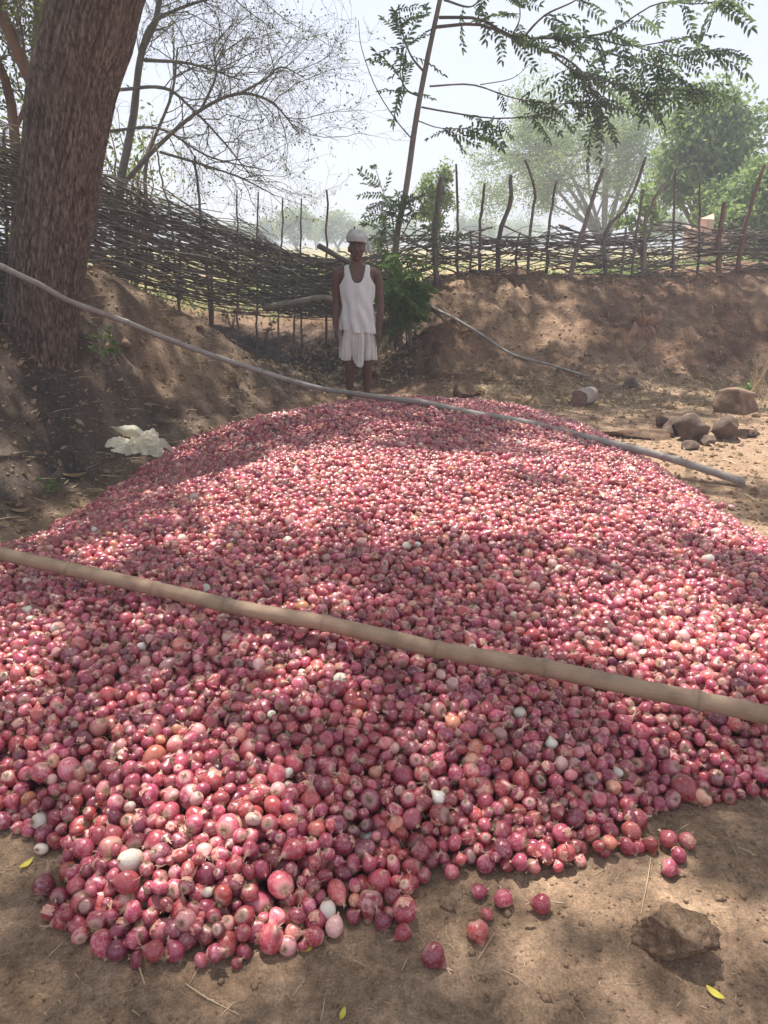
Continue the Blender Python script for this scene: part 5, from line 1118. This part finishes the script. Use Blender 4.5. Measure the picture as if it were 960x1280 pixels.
# ================================================================== LEAVES, STRAW, CRUMBS
def one_leaf(px, py, L_, rot, label, mat, name='fallen_leaf', curl=.25):
    q = gnd(px, py); n = 8; V = []
    for i in range(n):
        t_ = i / (n - 1); w = L_ * .2 * math.sin(math.pi * min(1, t_ * .94 + .04)) ** .8; z = .006 + curl * L_ * (t_ - .5) ** 2 * 2
        for s in (-1, 0, 1): V.append((L_ * (t_ - .5), s * w, z + (.12 * L_ if s else 0) * .5))
    me = bpy.data.meshes.new(name); me.from_pydata(V, [], [tuple(f) for f in grid_faces(3, n)]); me.update(); me.materials.append(mat); smooth(me)
    o = link(name, me, None, None, q); o.rotation_euler = (.1, .05, R(rot)); return tag(o, label, 'leaf')
one_leaf(386, 1189, .045, 50, 'yellow-green fallen leaf just below the front edge of the heap', M['yellow_leaf'])
one_leaf(34, 1088, .04, 60, 'yellow leaf with brown spots at the left front corner', M['yellow_leaf']); one_leaf(84, 1157, .045, 5, 'narrow yellow leaf touching the front left onions', M['yellow_leaf'])
one_leaf(428, 1273, .03, 75, 'small yellow-green leaf at the bottom edge of the photo', M['yellow_leaf']); one_leaf(893, 1246, .04, -45, 'thin yellow-green leaf on the soil at the lower right', M['yellow_leaf'])
one_leaf(28, 645, .12, 20, 'orange-brown dry leaf by the left edge of the heap', M['litter']); one_leaf(94, 597, .16, 25, 'long tan dry leaf below the plastic sheet', M['litter']); one_leaf(150, 482, .08, 60, 'pale dry leaf on the dark left bank', M['straw']); one_leaf(753, 1005, .03, 60, 'pale tan leaf scrap right of the heap', M['litter']); one_leaf(662, 1160, .03, 0, 'orange scrap of leaf near the pointing onion', M['litter'])
g = np.random.default_rng(77)
def scatter_xy(n, boxes):
    out = []
    for (x0, x1, y0, y1), w in boxes:
        k = int(n * w); xs = g.uniform(x0, x1, k); ys = g.uniform(y0, y1, k); out.append(np.c_[xs, ys])
    return np.concatenate(out)
def out_of_heap(pts):
    d = sdf_out(pts[:, 0], pts[:, 1]); return pts[d < -.01]
pts = out_of_heap(scatter_xy(6500, [((-1.6, 1.8, .95, 2.3), .14), ((1.2, 4.3, 1.9, 8), .16), ((.6, 4.3, 7.0, 8.3), .26), ((-3.2, -.3, 3.2, 8.6), .22), ((-1.6, 4.4, 8.2, 10.4), .06)]))
z = ground_np(pts[:, 0], pts[:, 1]); mb = MB()
for (x, y), z_ in zip(pts, z):
    L_ = (.006 + .03 * g.random() ** 2.5) * (1 if y < 2.6 else 2.8); a = g.uniform(0, 6.28); cv = g.normal(0, .3); r_ = (.0008 if y < 2.6 else .0024) * g.uniform(.7, 1.6)
    p0 = Vector((x, y, z_ + r_)); p1 = p0 + Vector((math.cos(a), math.sin(a), 0)) * L_; p2 = p1 + Vector((math.cos(a + cv), math.sin(a + cv), 0)) * L_; gz3 = ground_np(np.array([p1.x, p2.x]), np.array([p1.y, p2.y])) if y > 7.5 else (z_, z_); p1.z = float(gz3[0]) + r_ + L_ * g.uniform(0, .12); p2.z = float(gz3[1]) + r_ + L_ * g.uniform(0, .1)
    mb.tube([p0, p1, p2], [r_, r_ * .9, r_ * .4], 3, cap=False)
tag(link('straw', mb.mesh('straw', M['straw'], False)), 'bits of straw and dry root scattered over the soil', kind='stuff')
lp = out_of_heap(scatter_xy(3600, [((.6, 4.3, 7.2, 8.5), .32), ((-3.2, -.3, 3.2, 8.8), .22), ((-1.2, .4, 8.2, 10.2), .26), ((1.2, 4.2, 4.0, 7.5), .08), ((-1.4, 4.4, 9.8, 11.2), .12)]))
c = np.c_[lp, ground_np(lp[:, 0], lp[:, 1]) + .012]; VF = leaf_cloud(c, 1, .004, .06, .5, .5, 5); tag(leaf_obj('leaf_litter', VF, M['litter']), 'dry fallen leaves strewn at the foot of the banks', kind='stuff')
# crumbs of soil
cp = out_of_heap(scatter_xy(24000, [((-1.7, 1.9, .92, 2.4), .45), ((1.2, 3.8, 1.9, 7.5), .2), ((-3.3, -.2, 3.0, 8.6), .2), ((-1, 4.4, 7.6, 10.4), .15)])); cz = ground_np(cp[:, 0], cp[:, 1])
ico = np.array([(0, 0, 1), (.9, 0, .1), (.28, .85, 0), (-.7, .5, .1), (-.7, -.5, 0), (.28, -.85, .1), (0, 0, -.6)]); icf = np.array([(0, 1, 2), (0, 2, 3), (0, 3, 4), (0, 4, 5), (0, 5, 1), (6, 2, 1), (6, 3, 2), (6, 4, 3), (6, 5, 4), (6, 1, 5)])
n = len(cp); sz = np.where(cp[:, 1] < 2.6, g.gamma(1.6, .0014, n) + .0007, g.gamma(1.6, .0045, n) + .002); big_ = g.random(n) < .03; sz[big_] *= 2.5
th = g.uniform(0, 6.28, n); co, si = np.cos(th), np.sin(th); loc = ico[None] * (1 + g.normal(0, .22, (n, 7, 3))) * sz[:, None, None]
V = np.stack([loc[:, :, 0] * co[:, None] - loc[:, :, 1] * si[:, None] + cp[:, None, 0], loc[:, :, 0] * si[:, None] + loc[:, :, 1] * co[:, None] + cp[:, None, 1], loc[:, :, 2] + cz[:, None]], -1).reshape(-1, 3)
Fq = (icf[None] + np.arange(n)[:, None, None] * 7).reshape(-1, 3); tag(link('soil_crumbs', np_mesh('soil_crumbs', V, Fq, M['soil'], True)), 'small crumbs of earth and grit on the soil', kind='stuff')
# flakes of dry skin and root fibres on the heap
ids = np.argwhere((OWN > -1)); pk = ids[g.choice(len(ids), 5200)]; mb = MB(); FL = []
xs = HX0 + pk[:, 1] * HC; ys = HY0 + pk[:, 0] * HC; zs = H[pk[:, 0], pk[:, 1]]
C_ = np.c_[xs, ys, zs + .001]
fv = []; ff = []; fs = []
for x, y, z_ in C_[:2200]:
    a = g.uniform(0, 6.28); L_ = g.uniform(.006, .013); w_ = L_ * g.uniform(.4, .9); tilt = Euler((g.normal(0, .5), g.normal(0, .5), a)); n0 = len(fv); sh_ = g.random()
    for i in range(4):
        u = i / 3 * 2 - 1; wd = w_ * (1 - u * u * .75) * g.uniform(.7, 1.2)
        for v in (-1, 0, 1): q = Vector((u * L_, v * wd, -.35 * L_ * u * u - .5 * wd * v * v + g.normal(0, .0007))); q.rotate(tilt); fv.append((x + q.x, y + q.y, z_ + q.z)); fs.append(sh_)
    ff += [tuple(int(k) + n0 for k in f) for f in grid_faces(3, 4)]
a_ = (np.array(fv), np.array(ff), np.array(fs))
t = NT('onion_flake'); nn = t.n('ShaderNodeAttribute', attribute_name='shade').outputs['Fac']; M['flake'] = t.fin(t.ramp(nn, [(0, (.40, .08, .09)), (.5, (.50, .18, .15)), (.85, (.56, .33, .24)), (1, (.66, .55, .44))]), .5, .4)
tag(leaf_obj('onion_skin_flakes', a_, M['flake']), 'loose papery skin flakes caught between the onions', kind='stuff')
for x, y, z_ in C_[2600:]:
    a = g.uniform(0, 6.28); L_ = g.uniform(.008, .026); p0 = Vector((x, y, z_ - .002)); p1 = p0 + Vector((math.cos(a) * L_, math.sin(a) * L_, g.uniform(0, .008))); p2 = p1 + Vector((math.cos(a + 1) * L_ * .8, math.sin(a + 1) * L_ * .8, g.uniform(-.006, .006))); mb.tube([p0, p1, p2], [.0009, .0008, .0005], 3, cap=False)
tag(link('dry_root_fibres', mb.mesh('dry_root_fibres', M['root'], False)), 'dry root fibres tangled over the onions', kind='stuff')
# single stalks and twigs on the soil
def stalk(pxs, r, label, mat=None, name='dry_stalk', lift=.004, cat='stalk'):
    sp = spline([gnd(x, y) + Vector((0, 0, lift + r)) for x, y in pxs], 14); b = sp[0]; mb = MB(); mb.tube([q - b for q in sp], [r * (1 - .5 * i / 13) for i in range(14)], 5); return tag(link(name, mb.mesh(name, mat or M['straw']), None, None, b), label, cat)
stalk([(813, 1075), (808, 1110), (798, 1160), (797, 1185)], .0012, 'long thin dry stalk running down the soil below the small cluster'); stalk([(232, 1232), (262, 1256), (300, 1277)], .0014, 'pale curved straw stalk on the soil at the bottom left')
stalk([(160, 1200), (172, 1210), (182, 1238)], .0028, 'split whitish dry onion neck lying on the soil at the front left', name='dry_neck'); stalk([(597, 1205), (618, 1170)], .0013, 'short straight straw below the papery-tailed onion'); stalk([(-5, 1145), (40, 1130), (95, 1100)], .0015, 'thin dark twig reaching the onions at the left front', M['twig'], 'twig', cat='twig')
stalk([(6, 413), (22, 424), (38, 436)], .012, 'short stick on the bank left of the thick trunk', M['post'], 'stick', cat='stick'); stalk([(780, 488), (800, 480), (812, 492)], .01, 'small dark twig at the foot of the right bank', M['twig'], 'twig', cat='twig')
stalk([(290, 428), (300, 432), (312, 436)], .012, 'small pale stick on the left bank below the fence', M['pale_bark'], 'stick', cat='stick'); stalk([(770, 523), (830, 512)], .006, 'light straight stick lying in front of the stone row', name='stick', cat='stick')
b = gnd(945, 498); mb = MB()
for k in range(26): a = g.uniform(0, 6.28); h_ = g.uniform(.15, .5) if k else .75; mb.tube([Vector((g.normal(0, .06), g.normal(0, .05), 0)), Vector((math.cos(a) * .05, math.sin(a) * .05, h_ * .6)), Vector((math.cos(a) * .11, math.sin(a) * .1, h_))], [.004, .003, .0012], 4, cap=False)
tag(link('dry_grass_tuft', mb.mesh('dry_grass_tuft', M['straw']), None, None, b), 'tuft of tall dry grass stalks behind the large rock at the right', 'grass tuft')
b = gnd(600, 494); mb = MB()
for k in range(90): a = g.uniform(0, 6.28); p0 = Vector((g.normal(0, .1), g.normal(0, .07), g.uniform(.0, .08))); p1 = p0 + Vector((math.cos(a) * .1, math.sin(a) * .08, g.uniform(-.02, .05))); p2 = p1 + Vector((math.cos(a + .8) * .07, math.sin(a + .8) * .07, -.03)); mb.tube([p0, p1, p2], [.0035, .003, .002], 3, cap=False)
tag(link('straw_clump', mb.mesh('straw_clump', M['straw']), None, None, b), 'tangled clump of straw at the back edge of the heap', 'straw')
def herb(px, py, h_, n, mat, label, ls, seed):
    g = np.random.default_rng(seed); b = gnd(px, py); root = empty('herb', b); mb = MB(); tips = []
    for k in range(n):
        a = g.uniform(0, 6.28); p2 = Vector((math.cos(a) * h_ * .5, math.sin(a) * h_ * .4, h_ * g.uniform(.4, 1))); mb.tube([Vector((0, 0, -.01)), p2 * .5 + Vector((0, 0, .02)), p2], [.004, .003, .0015], 4, cap=False); tips += [p2, p2 * .7]
    link('stem', mb.mesh('stem', M['twig']), None, root); leaf_obj('foliage', leaf_cloud(np.array([q[:] for q in tips]), 4, .03, ls, .7, .5, seed), mat, root); tag(root, label, 'plant')
herb(298, 490, .18, 7, M['litter'], 'withered little plant with curled leaves on the left bank', .05, 1); herb(66, 622, .12, 5, M['green_leaf'], 'tiny green seedling at the left edge of the heap', .045, 2); herb(930, 494, .12, 4, M['green_leaf'], 'small bright green sprout behind the large rock', .07, 3)
herb(134, 465, .25, 8, M['bush'], 'low dark green weed on the bank right of the thick trunk', .05, 4); herb(128, 435, .16, 5, M['green_leaf'], 'small green weed above the dark weed by the trunk', .05, 5); herb(4, 330, .35, 9, M['green_leaf'], 'green weed at the left edge of the photo beside the trunk', .07, 6)
for k, (px, py) in enumerate([(240, 385), (290, 412), (200, 372), (330, 432)]): herb(px, py, .3, 10, M['litter'], ['dead weed at the foot of the left fence, second from the trunk', 'dead weed under the left fence midway to the man', 'dead weed under the left fence nearest the trunk', 'dead weed under the left fence nearest the man'][k], .06, 10 + k)

# ================================================================== HAZE
me = bpy.data.meshes.new('haze'); mb = MB(); boxed(mb, gx[0] - 5, gx[-1] + 5, gy[0] - 5, gy[-1] + 5, float(GZ.min()) - 1.0, 14.0); me = mb.mesh('haze', None, False)
hm = bpy.data.materials.new('haze'); hm.use_nodes = True; ht = hm.node_tree; ht.nodes.remove(ht.nodes['Principled BSDF']); pvn = ht.nodes.new('ShaderNodeVolumePrincipled'); pvn.inputs['Density'].default_value = .009; pvn.inputs['Color'].default_value = (.56, .60, .68, 1); pvn.inputs['Anisotropy'].default_value = .2
ht.links.new(pvn.outputs[0], ht.nodes['Material Output'].inputs['Volume']); me.materials.append(hm); hz = link('haze', me); tag(hz, 'pale dusty haze in the air', kind='stuff')
